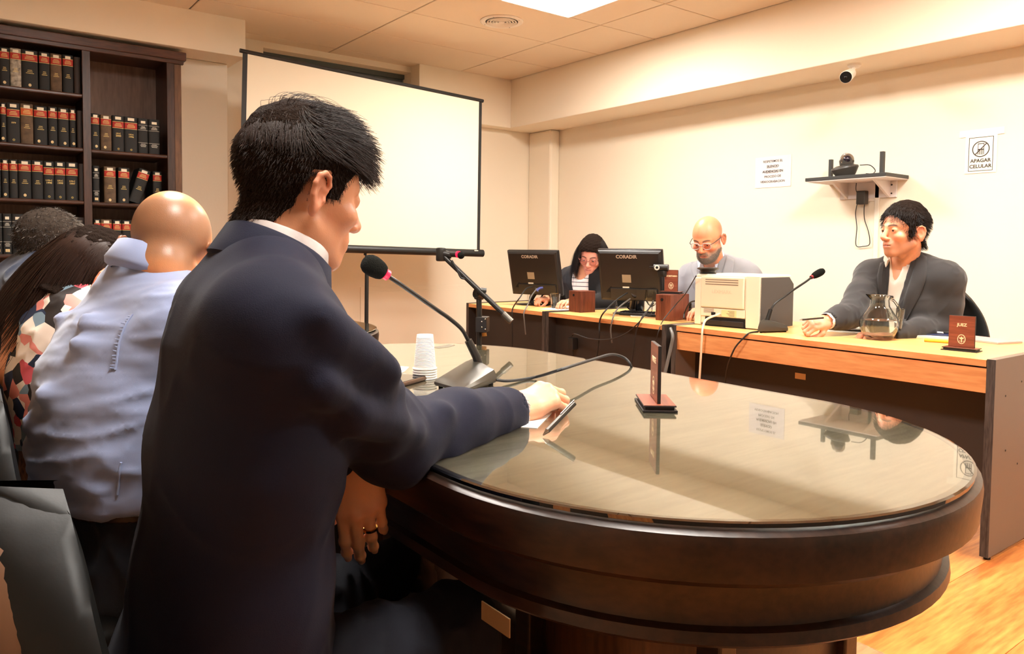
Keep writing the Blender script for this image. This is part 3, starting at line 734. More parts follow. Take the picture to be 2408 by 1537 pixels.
# local: x along the back face to the left, -y toward the printer body
D_, H_ = 0.36, 0.272
sd = -1
obj('body', B().bb((0.012, sd*D_, 0.012), (Lw, -0.004, H_), bev=0.008), cream, t, smooth=False)
spz = [(-0.0, 0.0), (-D_, 0.0), (-D_, H_-0.05), (-D_+0.05, H_-0.012), (0.0, H_-0.010)]
Mx = Matrix(((0, 0, 1, 0), (1, 0, 0, 0), (0, 1, 0, 0), (0, 0, 0, 1)))
obj('side_panel', B().prism(spz, -0.002, 0.012, Mx), pgrey, t, smooth=False)
obj('corner_post', B().bb((-0.002, -0.012, 0.004), (0.075, 0.003, H_-0.002), bev=0.004), cream, t, smooth=False)
obj('corner_post', B().bb((Lw-0.035, -0.012, 0.004), (Lw+0.002, 0.003, H_-0.02), bev=0.004), cream, t, smooth=False)
fl = obj('rear_flap', B().bb((0.083, -0.004, 0.098), (Lw-0.037, 0.010, H_-0.012), bev=0.006), cream2, t, smooth=False)
slot = mat('printer_slot', (120, 104, 86), 0.7)
for k in range(3):
    obj('vent_slot', B().bb((0.115, 0.0095, H_-0.030-k*0.012), (Lw-0.065, 0.0108, H_-0.0255-k*0.012)), slot, fl, smooth=False)
Mt = base_matrix(t) @ Matrix.Translation((0.083+(Lw-0.12)/2, 0.0104, H_-0.090)) @ Matrix.Rotation(PI, 4, 'Z') @ Matrix.Rotation(PI/2, 4, 'X')
text_obj('lettering', 'LEXMARK', 0.026, mat('printer_emboss', (206, 186, 158), 0.5), fl, Mt, ext=0.0004)
obj('lower_panel', B().bb((0.078, -0.006, 0.052), (Lw-0.036, 0.004, 0.094), bev=0.002), cream, t, smooth=False)
obj('rating_label', B().bb((0.125, 0.004, 0.054), (0.21, 0.005, 0.090)), mat('printer_label', (226, 206, 150), 0.6), t, smooth=False)
for k in range(5): obj('label_print', B().bb((0.135, 0.005, 0.058+k*0.006), (0.165+0.008*(k % 3), 0.0054, 0.0605+k*0.006)), slot, t, smooth=False)
for k in range(4): obj('vent_slot', B().bb((Lw-0.115, 0.0035, 0.070+k*0.006), (Lw-0.055, 0.0048, 0.0725+k*0.006)), slot, t, smooth=False)
obj('paper_bay', B().bb((0.078, -0.02, 0.0), (Lw-0.062, 0.0015, 0.048)), hole, t, smooth=False)
obj('paper_tray', B().bb((0.085, -0.012, 0.006), (Lw-0.07, 0.006, 0.034), bev=0.004), mat('tray_black', (38, 34, 34), 0.35), t, smooth=False)
obj('socket', B().bb((Lw-0.125, 0.003, 0.058), (Lw-0.10, 0.006, 0.074)), hole, t, smooth=False)
pw = base_matrix(t)
pl_ = pw @ Vector((Lw-0.155, 0.012, 0.068))
cable('cream network cable hanging from the printer over the desk front', [pl_, pl_+Vector((-0.02, 0.0, -0.004)), atx(1660, 752, 3.14), atx(1652, 775, 3.072), atx(1650, 800, 3.066), atx(1648, 840, 3.07), atx(1645, 890, 3.075)], 0.0058, cabw)
o = obj('speaker_puck', B().lathe([(0, 0), (0.042, 0.0), (0.045, 0.003), (0.038, 0.008), (0.040, 0.018), (0.056, 0.026), (0.058, 0.030), (0.050, 0.034), (0, 0.035)], n=36), mon_m)
q = at(1659, 648, 4.03); o.location = (q[0]+0.02, q[1]+0.0, 0.75+H_); tag(o, 'round black conference puck standing on top of the printer', 'speakerphone')

# ================================================================== MICROPHONES
mic_m = mat('mic_metal_dark', (40, 38, 35), 0.35, metal=0.4, spec=0.6)
mic_b = mat('mic_base_grey', (74, 70, 62), 0.35, metal=0.5, spec=0.6, bump=0.02, bscale=500)
foam = mat('mic_foam', (26, 27, 24), 0.95, spec=0.1, bump=0.8, bscale=380)
redl = mat('mic_red_ring', (200, 20, 50), 0.3, emit=(255, 40, 80), estr=0.9)
chrome = mat('chrome', (190, 186, 180), 0.18, metal=1.0)
def desk_mic(label, base_pts, zt, hgt, path, foam_a, foam_b, foam_r, r, ringm, holder=3, top=0.035):
    "base_pts: front-left, front-right, back-right, back-left on the table plane"
    P = [np.array(p) for p in base_pts]; c = sum(P)/4
    t = thing('gooseneck_microphone', label, 'microphone', (c[0], c[1], zt))
    n = 5
    def ringp(s, z, f=0.0):
        out = []
        for i in range(4):
            a, b = P[i], P[(i+1) % 4]
            for k in range(n):
                q = a+(b-a)*(k/n); q = c+(q-c)*s
                hh = z+(f*(0.5+0.5*np.dot(q-c, (P[2]+P[3]-P[0]-P[1]))/(np.linalg.norm(P[2]+P[3]-P[0]-P[1])*0.5*np.linalg.norm(P[2]+P[3]-P[0]-P[1])+1e-9)*np.linalg.norm(P[2]+P[3]-P[0]-P[1])) if f else 0)
                out.append((q[0], q[1], zt+hh))
        return out
    back = (P[2]+P[3])/2-(P[0]+P[1])/2; bl = np.linalg.norm(back); back = back/bl
    def rr(s, z0, f):
        out = []
        for q in ringp(s, 0):
            k = np.clip(np.dot(np.array(q)-c, back)/(bl)+0.5, 0, 1)
            out.append((q[0], q[1], zt+z0+f*k))
        return out
    obj('base', B().loop([rr(0.96, 0.006, 0), rr(1.0, 0.010, 0.0), rr(1.0, 0.014, hgt*0.35), rr(0.90, 0.018, hgt*0.9), rr(0.70, 0.020, hgt*1.0)]), mic_b, t, True, ang=25)
    for i in range(4):
        q = c+(P[i]-c)*0.8
        obj('rubber_foot', B().tube([(q[0], q[1], zt), (q[0], q[1], zt+0.010)], 0.006, 10), MATS['black_rubber'], t, True)
    obj('holder', B().tube(path[:holder], [r*2.3, r*2.1, r*1.9][:holder] if holder == 3 else r*2, 14), mic_m, t, True)
    obj('gooseneck', B().tube(smooth_path(path[holder-1:], 6), r, 10), mic_m, t, True)
    a, b = V(foam_a), V(foam_b); d = (b-a); L = d.length; d = d.normalized()
    obj('ring', B().tube([a-d*0.012, a-d*0.001], foam_r*0.52, 16), ringm, t, True)
    fb = B(); pr = [(foam_r*q, L*s) for q, s in ((0.45, 0.0), (0.72, 0.05), (0.88, 0.2), (0.97, 0.4), (1.0, 0.6), (0.93, 0.78), (0.72, 0.92), (0.4, 0.985), (0, 1.0))]
    fb.lathe(pr, n=24).xf(Matrix.Translation(a) @ d.to_track_quat('Z', 'Y').to_matrix().to_4x4())
    obj('windscreen', fb, foam, t, True)
    return t
zt = TT
bp = [atz(1021, 912, zt), atz(1092, 930, zt), atz(1168, 904, zt), atz(1112, 882, zt)]
db_ = float(np.dot(ROT[2], (np.array(bp[2])+np.array(bp[3]))/2-CAM))
pth = [at(1131, 874, db_), at(1120, 838, db_), at(1101, 800, db_-0.01), at(1085, 773, db_-0.03), at(1055, 747, db_-0.06), at(1030, 730, db_-0.08), at(980, 695, db_-0.12), at(940, 667, db_-0.15), at(906, 645, db_-0.17)]
cm = desk_mic('black gooseneck microphone with a glowing red ring on the glass table', bp, zt, 0.03, [V(p) for p in pth], at(903, 642, db_-0.172), at(855, 612, db_-0.205), 0.0245, 0.0052, redl)
pc = (np.array(bp[0])+np.array(bp[1]))/2
bq = sum(np.array(q) for q in bp)/4
obj('badge', B().tube([at(1078, 893, float(np.dot(ROT[2], bq-CAM))), at(1079, 892, float(np.dot(ROT[2], bq-CAM))-0.004)], 0.009, 14), silver, cm, True)
obj('button', B().tube([at(1057, 897, float(np.dot(ROT[2], bq-CAM))-0.03), at(1058, 896, float(np.dot(ROT[2], bq-CAM))-0.034)], 0.006, 12), silver, cm, True)
obj('button', B().tube([at(1086, 884, float(np.dot(ROT[2], bq-CAM))-0.0), at(1087, 883, float(np.dot(ROT[2], bq-CAM))-0.004)], 0.007, 4), silver, cm, True)
cable('black microphone cable arching over the far edge of the glass table', [atz(1166, 893, zt+0.012), atz(1200, 895, zt+0.006), atz(1260, 886, zt+0.006), at(1320, 868, 1.85), at(1400, 843, 2.05), at(1440, 833, 2.15), at(1468, 841, 2.18), at(1483, 858, 2.17), at(1487, 880, 2.2), at(1480, 930, 2.3)], 0.0038, cab)
jb = [atz(1853, 781, .75), atz(1843, 770, .75), atz(1790, 772, .75), atz(1782, 783, .75)]
jdp = float(np.dot(ROT[2], atz(1805, 778, .75)-CAM))
jpth = [at(1800, 770, jdp), at(1806, 748, jdp), at(1813, 727, jdp), at(1822, 714, jdp+0.01), at(1838, 702, jdp+0.03), at(1868, 680, jdp+0.08), at(1895, 662, jdp+0.12), at(1908, 652, jdp+0.14)]
desk_mic('black gooseneck microphone on the judge desk in front of the printer', [jb[0]+np.array([0.0, -0.0, 0]), jb[1], jb[2]+np.array([0.02, 0, 0]), jb[3]], .75, 0.04, [V(p) for p in jpth], at(1911, 650, jdp+0.145), at(1938, 635, jdp+0.17), 0.0195, 0.0055, mat('mic_ring_dim', (120, 20, 26), 0.4))
cable('black cable of the desk microphone curving down the desk front', [atz(1783, 779, .755), atz(1762, 783, .752), atx(1748, 795, 3.07), atx(1730, 815, 3.062), atx(1718, 840, 3.07), atx(1710, 865, 3.12), atx(1704, 905, 3.18)], 0.0042, cab)
# boom microphone stand between the tables
BD = 2.75
t = thing('boom_microphone_stand', 'black boom microphone stand behind the glass table, arm tilted across', 'microphone stand', (at(1128, 800, BD)[0], at(1128, 800, BD)[1], 0))
piv = V(at(1126, 690, BD))
obj('upright', B().tube([piv, V(at(1127, 740, BD)), Vector((at(1129, 800, BD)[0], at(1129, 800, BD)[1], 0.03))], [0.010, 0.010, 0.012], 12), mic_m, t, True)
fl0 = Vector((at(1129, 800, BD)[0], at(1129, 800, BD)[1], 0))
obj('base', B().lathe([(0, 0.03), (0.03, 0.03), (0.10, 0.018), (0.125, 0.006), (0.125, 0), (0, 0)], tuple(fl0), 28), mic_m, t, True)
obj('clutch', B().tube([V(at(1120, 688, BD-0.01)), V(at(1134, 693, BD+0.01))], 0.020, 14).box(tuple(piv), (0.03, 0.03, 0.045), bev=0.008), mic_m, t, True)
obj('knob', B().tube([V(at(1134, 690, BD-0.02)), V(at(1138, 682, BD-0.03))], 0.006, 8).tube([V(at(1131, 681, BD-0.03)), V(at(1144, 682, BD-0.03))], 0.008, 8), mic_m, t, True)
e0, e1 = V(at(1044, 603, BD)), V(at(1203, 756, BD-0.05))
obj('boom_arm', B().tube([e0, e1], 0.0095, 12), mic_m, t, True)
obj('counterweight_tip', B().tube([V(at(1183, 737, BD-0.045)), e1], 0.012, 12), mat('grey_metal', (110, 106, 98), 0.35, metal=0.8), t, True)
obj('mic_clip', B().box(tuple(V(at(1037, 598, BD))), (0.03, 0.03, 0.05), bev=0.006).tube([V(at(1042, 596, BD)), V(at(1062, 600, BD))], 0.013, 12), mic_m, t, True)
obj('microphone', B().tube([V(at(1058, 597, BD)), V(at(1078, 598, BD-0.02))], 0.011, 12), mic_m, t, True)
obj('ring', B().tube([V(at(1076, 598, BD-0.02)), V(at(1080, 598, BD-0.025))], 0.0125, 14), redl, t, True)
obj('windscreen', B().sph(tuple(V(at(1084, 600, BD-0.03))), 0.0135, 12), foam, t, True)
obj('cable_wrap', B().tube(smooth_path([V(at(1062, 612, BD-0.02)), V(at(1075, 634, BD-0.02)), V(at(1084, 652, BD-0.02)), V(at(1095, 656, BD-0.02)), V(at(1112, 668, BD-0.015)), V(at(1122, 682, BD-0.02))]), 0.004, 8), cab, t, True)
bxp = V(at(1135, 762, BD))
bxo = obj('control_box', B().box(tuple(bxp), (0.055, 0.04, 0.055), 0.75, bev=0.002), mic_m, t, True, smooth=False)
for px, py in ((1133, 756), (1141, 750), (1133, 769), (1141, 774)):
    obj('bolt', B().sph(tuple(V(at(px, py, BD-0.034))), 0.0028, 8), chrome, bxo, True)
obj('brass_nut', B().tube([V(at(1138, 782, BD-0.01)), V(at(1139, 790, BD-0.01))], 0.009, 8), mat('brass', (176, 128, 64), 0.35, metal=0.9), t, True)

# ================================================================== GLASS TABLE ITEMS
cupm = mat('cup_plastic', (244, 240, 230), 0.4, spec=0.5)
cp = atz(999, 889, TT)
H = 0.088
prof = [(0.0205, H), (0.0212, H-0.003)]
for k in range(22):
    z = H-0.006-k*0.0036; r_ = 0.0215+(0.0285-0.0215)*(k/22)
    prof += [(r_, z), (r_+0.0005, z-0.0012), (r_-0.0002, z-0.0024)]
prof += [(0.0288, 0.004), (0.0312, 0.0035), (0.0318, 0.0015), (0.0305, 0.0), (0.0285, 0.001)]
prof += [(0.0205, H-0.004), (0, H-0.003)]
cme = B().lathe([(0, H)]+prof, n=40).mesh('cup', cupm)
for k in range(5):
    o = link('plastic_cup', cme); o.location = (cp[0], cp[1], TT+k*0.0062)
    tag(o, 'white ribbed plastic cup upside down in the stack on the glass table', 'cup', 'stacked white plastic cups')
paper('white sheet folded beside the phone on the glass table', atz(878, 878, TT), 0.16, 0.12, 0.5, curl=0.02)
paper('long white sheet under the reaching forearm', atz(1080, 962, TT), 0.21, 0.30, 0.95)
paper('small white paper peeking out beneath the reaching hand', atz(1252, 986, TT), 0.05, 0.14, -0.9)
pa, pb_, pc_, pd = atz(872, 912, TT), atz(905, 920, TT), atz(997, 893, TT), atz(960, 884, TT)
phc = sum([pa, pb_, pc_, pd])/4; pdv = (pc_-pb_)
t = thing('smartphone', 'smartphone in a brown case lying beside the cup stack', 'phone', (phc[0], phc[1], TT), math.atan2(pdv[1], pdv[0]))
obj('case', B().bb((-0.078, -0.038, 0.0005), (0.078, 0.038, 0.0105), bev=0.004), mat('phone_case_brown', (86, 62, 44), 0.5), t)
obj('screen', B().bb((-0.073, -0.034, 0.0100), (0.073, 0.034, 0.0114), bev=0.0008), mat('phone_glass', (12, 12, 14), 0.05, spec=0.8), t, smooth=False)
t = thing('ballpoint_pen', 'slim silver grey pen held by the reaching hand above the glass', 'pen', tuple(atz(1278, 1022, TT)))
p0, p1 = V(atz(1277, 1023, TT+0.003)), V(atz(1325, 974, TT+0.034))
pd_ = (p1-p0).normalized()
obj('barrel', B().tube([p0+pd_*0.012, p0+pd_*0.09], 0.0048, 12), mat('pen_grey', (70, 66, 60), 0.35, metal=0.5), t, True)
obj('tip', B().tube([p0, p0+pd_*0.012], [0.0012, 0.0045], 12), chrome, t, True)
obj('clip', B().tube([p0+pd_*0.05+Vector((0, 0, 0.006)), p0+pd_*0.09+Vector((0, 0, 0.006))], 0.0012, 6), chrome, t, True)
# pale patch of worn varnish near the far edge
tag(obj('torn_sticker', B().prism([(-0.04, -0.01), (0.0, -0.02), (0.055, -0.01), (0.06, 0.02), (0.02, 0.016), (-0.03, 0.03)], 0, 0.0006).xf(Matrix.Translation(tuple(atz(1043, 815, TT))) @ Matrix.Rotation(0.4, 4, 'Z')), mat('patch_grey', (110, 102, 86), 0.7)), 'torn grey sticker patch at the far edge of the glass table', 'sticker')

# ================================================================== JUDGE DESK ITEMS
jg = atz(2066, 797, .75)
t = thing('water_jug', 'round glass water jug half full on the judge desk', 'jug', tuple(jg))
sc_ = 1.0
pj = [(0, 0.0), (0.056, 0.0), (0.060, 0.006), (0.066, 0.018), (0.078, 0.040), (0.084, 0.068), (0.078, 0.098), (0.058, 0.125), (0.043, 0.150), (0.040, 0.178), (0.046, 0.196), (0.0475, 0.200), (0.044, 0.199), (0.0365, 0.178), (0.0395, 0.151), (0.055, 0.124), (0.0745, 0.098), (0.0805, 0.068), (0.0745, 0.041), (0.062, 0.020), (0, 0.014)]
jb_ = B().lathe(pj, n=48)
for v in jb_.bm.verts:      # pouring lip toward the left
    if v.co.z > 0.185:
        a = math.atan2(v.co.y, v.co.x); w_ = max(0, math.cos(a-2.6))**6
        v.co.x += 0.02*w_*math.cos(2.6); v.co.y += 0.02*w_*math.sin(2.6); v.co.z += 0.006*w_
obj('body', jb_, glass, t)
obj('water', B().lathe([(0, 0.0155), (0.061, 0.022), (0.0735, 0.042), (0.0793, 0.068), (0.0770, 0.088), (0, 0.088)], n=40), water, t)
hv = Vector((0.75, -0.62, 0)).normalized()
obj('handle', B().tube(smooth_path([hv*0.046+Vector((0, 0, 0.185)), hv*0.066+Vector((0, 0, 0.172)), hv*0.085+Vector((0, 0, 0.14)), hv*0.086+Vector((0, 0, 0.105)), hv*0.074+Vector((0, 0, 0.095))]), 0.006, 10), glass, t)
gq = atz(2099, 794, .75)
tumbler('water_glass', 'bulging water glass half hidden behind the jug', gq+np.array([0.0, -0.012, 0]), 0.024, 0.040, 0.135, 0.09)
pp = (atz(1908, 778, .75)+atz(2025, 787, .75)+atz(1990, 768, .75)+atz(2040, 775, .75))/4
for k in range(3):
    paper(['lowest', 'middle', 'topmost'][k]+' sheet of the white papers under the dark suited man\'s hand', pp+np.array([0.01*k, 0.006*k, 0.003*k]), 0.24, 0.30, 0.25+0.06*k, 0.002, grp='sheets on the judge desk', curl=0.03 if k == 2 else 0)
nbq = (atz(2150, 797, .75)+atz(2315, 805, .75))/2+np.array([0.08, 0.02, 0])
nbm = mat('notebook_cream', (240, 232, 200), 0.7)
o = obj('notepad', B().bb((-0.10, -0.14, 0), (0.10, 0.14, 0.014), bev=0.002), nbm, None, smooth=False); o.location = (nbq[0], nbq[1]+0.09, .75); o.rotation_euler = (0, 0, 0.2); tag(o, 'thick cream notepad lying behind the JUEZ plate', 'notepad')
o = obj('notebook', B().bb((-0.08, -0.11, 0), (0.08, 0.11, 0.010), bev=0.002), mat('notebook_pink_edge', (214, 160, 150), 0.6), None, smooth=False); o.location = (nbq[0]+0.06, nbq[1]-0.12, .75); o.rotation_euler = (0, 0, -0.25); tag(o, 'pale notebook with pink edge right of the JUEZ plate', 'notebook')
o = obj('notebook', B().bb((-0.07, -0.10, 0), (0.07, 0.10, 0.006), bev=0.002), mat('notebook_navy', (30, 36, 70), 0.4), None, smooth=False); o.location = (nbq[0]+0.01, nbq[1]+0.08, .7642); o.rotation_euler = (0, 0, 0.35); tag(o, 'navy notebook on top of the cream notepad', 'notebook')
o = obj('highlighter', B().tube([(-0.06, 0, 0.009), (0.05, 0, 0.009)], 0.008, 10).tube([(0.05, 0, 0.009), (0.062, 0, 0.009)], [0.006, 0.003], 10), mat('marker_yellow', (240, 190, 40), 0.4)); q = atz(2210, 806, .75); o.location = tuple(q); o.rotation_euler = (0, 0, -1.3); tag(o, 'yellow marker pen beside the cream notepad', 'marker')
for i, (dx, dy, r_) in enumerate(((0.0, 0.04, 0.2), (0.02, 0.02, 0.5))):
    o = obj('pen', B().tube([(-0.07, 0, 0.005), (0.06, 0, 0.005)], 0.0042, 8), [mat('pen_white', (236, 232, 226), 0.3), mon_m][i]); o.location = (nbq[0]+dx, nbq[1]+0.07+dy, .7705); o.rotation_euler = (0, 0, 1.4+r_); tag(o, ['white pen lying on the navy notebook', 'black pen lying on the navy notebook'][i], 'pen')

# ================================================================== THINGS ON THE RIGHT WALL
ink = mat('ink_dark', (62, 54, 46), 0.7)
ML = Vector((0, -1, 0)); UP = Vector((0, 0, 1))
t = thing('wall_notice', 'crumpled white notice about silence taped on the right wall', 'notice', (WX-0.003, 3.302, 1.617), 0)
obj('sheet', B().bb((-0.001, -0.150, 0.0), (0.001, 0.150, 0.226)), mat('notice_paper', (226, 220, 216), 0.8, bump=0.5, bscale=14), t, smooth=False)
for i, s in enumerate(('RESPETEMOS EL', 'SILENCIO', 'AUDIENCIAS EN', 'PROCESO DE', 'VIDEOGRABACION')):
    text_obj('lettering', s, 0.0235, ink, t, frame((WX-0.0052, 3.302, 1.617+0.190-0.037*i), ML, UP), bold=0.0006 if i in (1, 2) else 0.0001)
for z0, w0 in ((0.153-0.012, 0.05), (0.116-0.012, 0.055)):
    obj('underline', B().bb((-0.0018, -w0+0.01, z0), (-0.001, w0-0.01+0.012, z0+0.0015)), ink, t, smooth=False)
t = thing('phone_sign', 'white sign APAGAR CELULAR with a crossed out phone on the right wall', 'sign', (WX-0.003, 1.910, 1.630))
obj('sheet', B().bb((-0.001, -0.085, -0.012), (0.001, 0.085, 0.225)), mat('sign_paper', (248, 242, 222), 0.6), t, smooth=False)
obj('tape', B().bb((-0.0014, -0.12, 0.205), (-0.0008, 0.12, 0.245)), mat('clear_tape', (250, 244, 224), 0.25), t, smooth=False)
e = B()
for lo, hi in (((-0.066, 0.0), (0.066, 0.003)), ((-0.066, 0.195), (0.066, 0.198)), ((-0.066, 0.0), (-0.063, 0.198)), ((0.063, 0.0), (0.066, 0.198))):
    e.bb((-0.0022, lo[0], lo[1]), (-0.001, hi[0], hi[1]))
obj('border', e, ink, t, smooth=False)
e = B(); n = 40
for k in range(n):
    a, b = 2*PI*k/n, 2*PI*(k+1)/n
    e.quad(*[(-0.0024, r_*math.cos(x), 0.128+r_*math.sin(x)) for r_, x in ((0.047, a), (0.047, b), (0.0415, b), (0.0415, a))])
e.box((-0.0022, 0, 0.128), (0.0006, 0.088, 0.0055), Matrix.Rotation(-0.80, 4, 'X'))
obj('prohibition_ring', e, ink, t, smooth=False)
e = B()
for lo, hi in (((-0.017, 0.128), (-0.0145, 0.160)), ((0.0145, 0.128), (0.017, 0.160)), ((-0.017, 0.157), (0.017, 0.161)), ((-0.017, 0.122), (0.017, 0.129)), ((-0.017, 0.096), (0.017, 0.0975))):
    e.bb((-0.0020, lo[0], lo[1]), (-0.001, hi[0], hi[1]))
for i in range(4): e.bb((-0.0020, -0.017+i*0.0107, 0.096), (-0.001, -0.0145+i*0.0107, 0.124))
for i in range(3): e.bb((-0.0020, -0.017, 0.103+i*0.007), (-0.001, 0.017, 0.105+i*0.007))
obj('phone_symbol', e, ink, t, smooth=False)
for i, s in enumerate(('APAGAR', 'CELULAR')):
    text_obj('lettering', s, 0.0285, ink, t, frame((WX-0.0052, 1.910, 1.630+0.060-0.033*i), ML, UP), bold=0.0007)
# shelf with conference camera
shb = mat('shelf_black', (52, 52, 50), 0.5)
shw = mat('shelf_white_under', (226, 218, 214), 0.6)
y0s, y1s = 2.322, 2.862
t = thing('wall_shelf', 'small black wall shelf carrying the conference camera', 'shelf', (WX, 2.59, 1.60))
obj('board', B().bb((-0.29, y0s-2.59, 0.012), (0, y1s-2.59, 0.034), bev=0.002), shb, t, smooth=False)
obj('under_board', B().bb((-0.285, y0s-2.585, 0.006), (0, y1s-2.595, 0.012)), shw, t, smooth=False)
obj('back_board', B().bb((-0.016, -0.20, -0.10), (0, 0.18, 0.008), bev=0.002), shw, t, smooth=False)
Mx = Matrix(((1, 0, 0, 0), (0, 0, 1, 0), (0, 1, 0, 0), (0, 0, 0, 1)))
for yy in (-0.16, 0.12):
    obj('bracket', B().prism([(-0.22, 0.006), (-0.016, 0.006), (-0.016, -0.10)], yy, yy+0.016, Mx), shw, t, smooth=False)
obj('end_post', B().bb((-0.12, y1s-2.59-0.085, 0.034), (-0.095, y1s-2.59-0.065, 0.165)), shb, t, smooth=False)
obj('end_post', B().bb((-0.27, y0s-2.59+0.03, 0.034), (-0.245, y0s-2.59+0.052, 0.165)), shb, t, smooth=False)
for dy, dz in ((-0.17, -0.02), (-0.17, -0.075), (0.15, -0.02), (0.15, -0.075)):
    obj('screw', B().sph((-0.017, dy, dz), (0.002, 0.006, 0.006), 8), ink, t)
cq = V(atx(1990, 408, 4.70)); cq.z = 1.634
t = thing('conference_camera', 'dark pan tilt conference camera on the wall shelf', 'camera', tuple(cq), 0.7)
cg = mat('camera_grey', (64, 62, 58), 0.35)
obj('base', B().lathe([(0, 0), (0.052, 0), (0.060, 0.01), (0.085, 0.052), (0.082, 0.062), (0.05, 0.075), (0, 0.078)], n=32, M=Matrix.Diagonal((0.8, 1.0, 1, 1)) @ Matrix.Rotation(-0.18, 4, 'X') ), cg, t)
obj('collar', B().lathe([(0.03, 0.065), (0.042, 0.075), (0.046, 0.1), (0.040, 0.112), (0, 0.112)], n=28), cg, t)
vc = Vector((-0.76, -0.55, -0.18)).normalized(); vc = Matrix.Rotation(-0.7, 3, 'Z') @ vc
hd = Vector((0, 0, 0.112))
obj('lens_housing', B().sph(tuple(hd), 0.040, 20), cg, t)
obj('lens_ring', B().lathe([(0.030, 0.022), (0.040, 0.026), (0.040, 0.034), (0.033, 0.036)], n=28).xf(Matrix.Translation(hd) @ vc.to_track_quat('Z', 'Y').to_matrix().to_4x4()), chrome, t)
obj('lens', B().sph(tuple(hd+vc*0.020), 0.0305, 18), mat('lens_glass', (14, 14, 34), 0.05, spec=1.0), t)
cable('black camera cable coiled on the wall shelf', [atx(2022, 388, 4.72), atx(2045, 388, 4.74), atx(2058, 400, 4.74), atx(2052, 408, 4.70), atx(2036, 408, 4.68)], 0.003, cab)
t = thing('wall_outlet', 'white wall outlet under the shelf', 'outlet', (WX, 2.543, 1.515))
obj('plate', B().bb((-0.010, -0.045, -0.035), (0, 0.035, 0.035), bev=0.004), white_m, t, smooth=False)
obj('socket', B().bb((-0.014, -0.03, -0.02), (-0.009, 0.01, 0.02), bev=0.002), white_m, t, smooth=False)
t = thing('power_adapter', 'dark power adapter plugged into the wall outlet', 'adapter', (WX-0.0145, 2.605, 1.505))
obj('body', B().bb((-0.05, -0.035, -0.045), (0, 0.025, 0.045), bev=0.006), cg, t, smooth=False)
cable('black cable hanging from the shelf in a loop below the outlet', [atx(2015, 424, 4.885), atx(2013, 445, 4.885), atx(2018, 465, 4.885), atx(2012, 500, 4.885), atx(2015, 535, 4.885), atx(2013, 576, 4.885), atx(2030, 579, 4.885), atx(2044, 575, 4.885), atx(2045, 560, 4.885), atx(2041, 540, 4.885), atx(2033, 515, 4.885), atx(2032, 490, 4.87), atx(2034, 476, 4.86)], 0.0028, cab)
cc_ = atz(2009, 151, ZS)
t = thing('security_camera', 'white bullet security camera under the soffit', 'camera', (cc_[0], cc_[1], ZS))
cw = mat('camera_white', (242, 236, 224), 0.4)
obj('mount', B().lathe([(0.040, 0), (0.040, -0.012), (0.030, -0.022), (0.012, -0.026), (0, -0.026)], n=28), cw, t)
k1 = V(at(2003, 172, 4.62))-Vector((cc_[0], cc_[1], ZS))
obj('arm', B().tube([(0, 0, -0.02), k1*0.8, k1], 0.011, 10), cw, t)
bA, bB = V(at(2002, 172, 4.66))-Vector((cc_[0], cc_[1], ZS)), V(at(1984, 185, 4.53))-Vector((cc_[0], cc_[1], ZS))
dd = (bB-bA).normalized(); bB = bA+dd*0.13
obj('housing', B().tube([bA-dd*0.01, bA+dd*0.01, bB], [0.022, 0.030, 0.037], 24), cw, t)
obj('faceplate', B().tube([bB-dd*0.001, bB+dd*0.002], 0.0345, 24), mat('camera_face', (24, 24, 24), 0.2), t)
obj('lens', B().sph(tuple(bB+dd*0.001), 0.012, 14), mat('lens_dark', (8, 8, 10), 0.05), t)

# ================================================================== FLOOR THINGS
pq = atz(1140, 1425, 0.0)
t = thing('power_strip', 'black and grey power strip on the floor under the table', 'power strip', (pq[0]-0.05, pq[1]+0.04, 0), math.atan2(-0.72, 0.69))
obj('body', B().bb((-0.16, -0.03, 0.0), (0.10, 0.03, 0.035), bev=0.008), cab, t, smooth=False)
obj('top_plate', B().bb((-0.15, -0.025, 0.034), (0.09, 0.025, 0.040), bev=0.006), mat('strip_grey', (150, 146, 140), 0.5), t, smooth=False)
aq = at(1172, 1447, float(np.dot(ROT[2], atz(1172, 1462, 0.0)-CAM)))
t = thing('plug_adapter', 'white plug adapter tilted at the end of the power strip', 'adapter', (aq[0], aq[1], 0.0), 0.35)
obj('body', B().box((0, 0, 0.028), (0.07, 0.045, 0.04), Matrix.Rotation(0.18, 4, 'Y'), bev=0.006), white_m, t, smooth=False)
obj('plug', B().box((0.025, 0.0, 0.045), (0.035, 0.03, 0.02), bev=0.004), white_m, t, smooth=False)
cable('black power cord rising from the plug adapter under the table', [V((aq[0]+0.03, aq[1], 0.05)), V(atz(1212, 1432, 0.03)), V(atz(1240, 1420, 0.04)), V(atz(1262, 1405, 0.06)), V(atz(1285, 1380, 0.12))], 0.0055, cab)
tq = atz(1190, 1505, 0.004)
o = obj('tape_strip', B().prism([(-0.055, -0.008), (0.05, -0.012), (0.06, -0.002), (0.02, 0.004), (0.055, 0.012), (0.0, 0.012), (-0.06, 0.004)], 0, 0.0008), mat('old_tape', (214, 184, 140), 0.5)); o.location = (tq[0], tq[1], 0.0045); o.rotation_euler = (0, 0, -0.5); tag(o, 'torn strip of old tape stuck on the floor under the table', 'tape')
tq = atz(1890, 1508, 0.004)
o = obj('tape_strip', B().prism([(-0.05, -0.012), (0.05, -0.012), (0.03, 0.012), (-0.01, 0.02), (-0.05, 0.012)], 0, 0.0008), mat('pale_tape', (238, 190, 110), 0.5)); o.location = (tq[0], tq[1], 0.0045); o.rotation_euler = (0, 0, 0.4); tag(o, 'pale torn tape patch on the floor beside the table pedestal', 'tape')
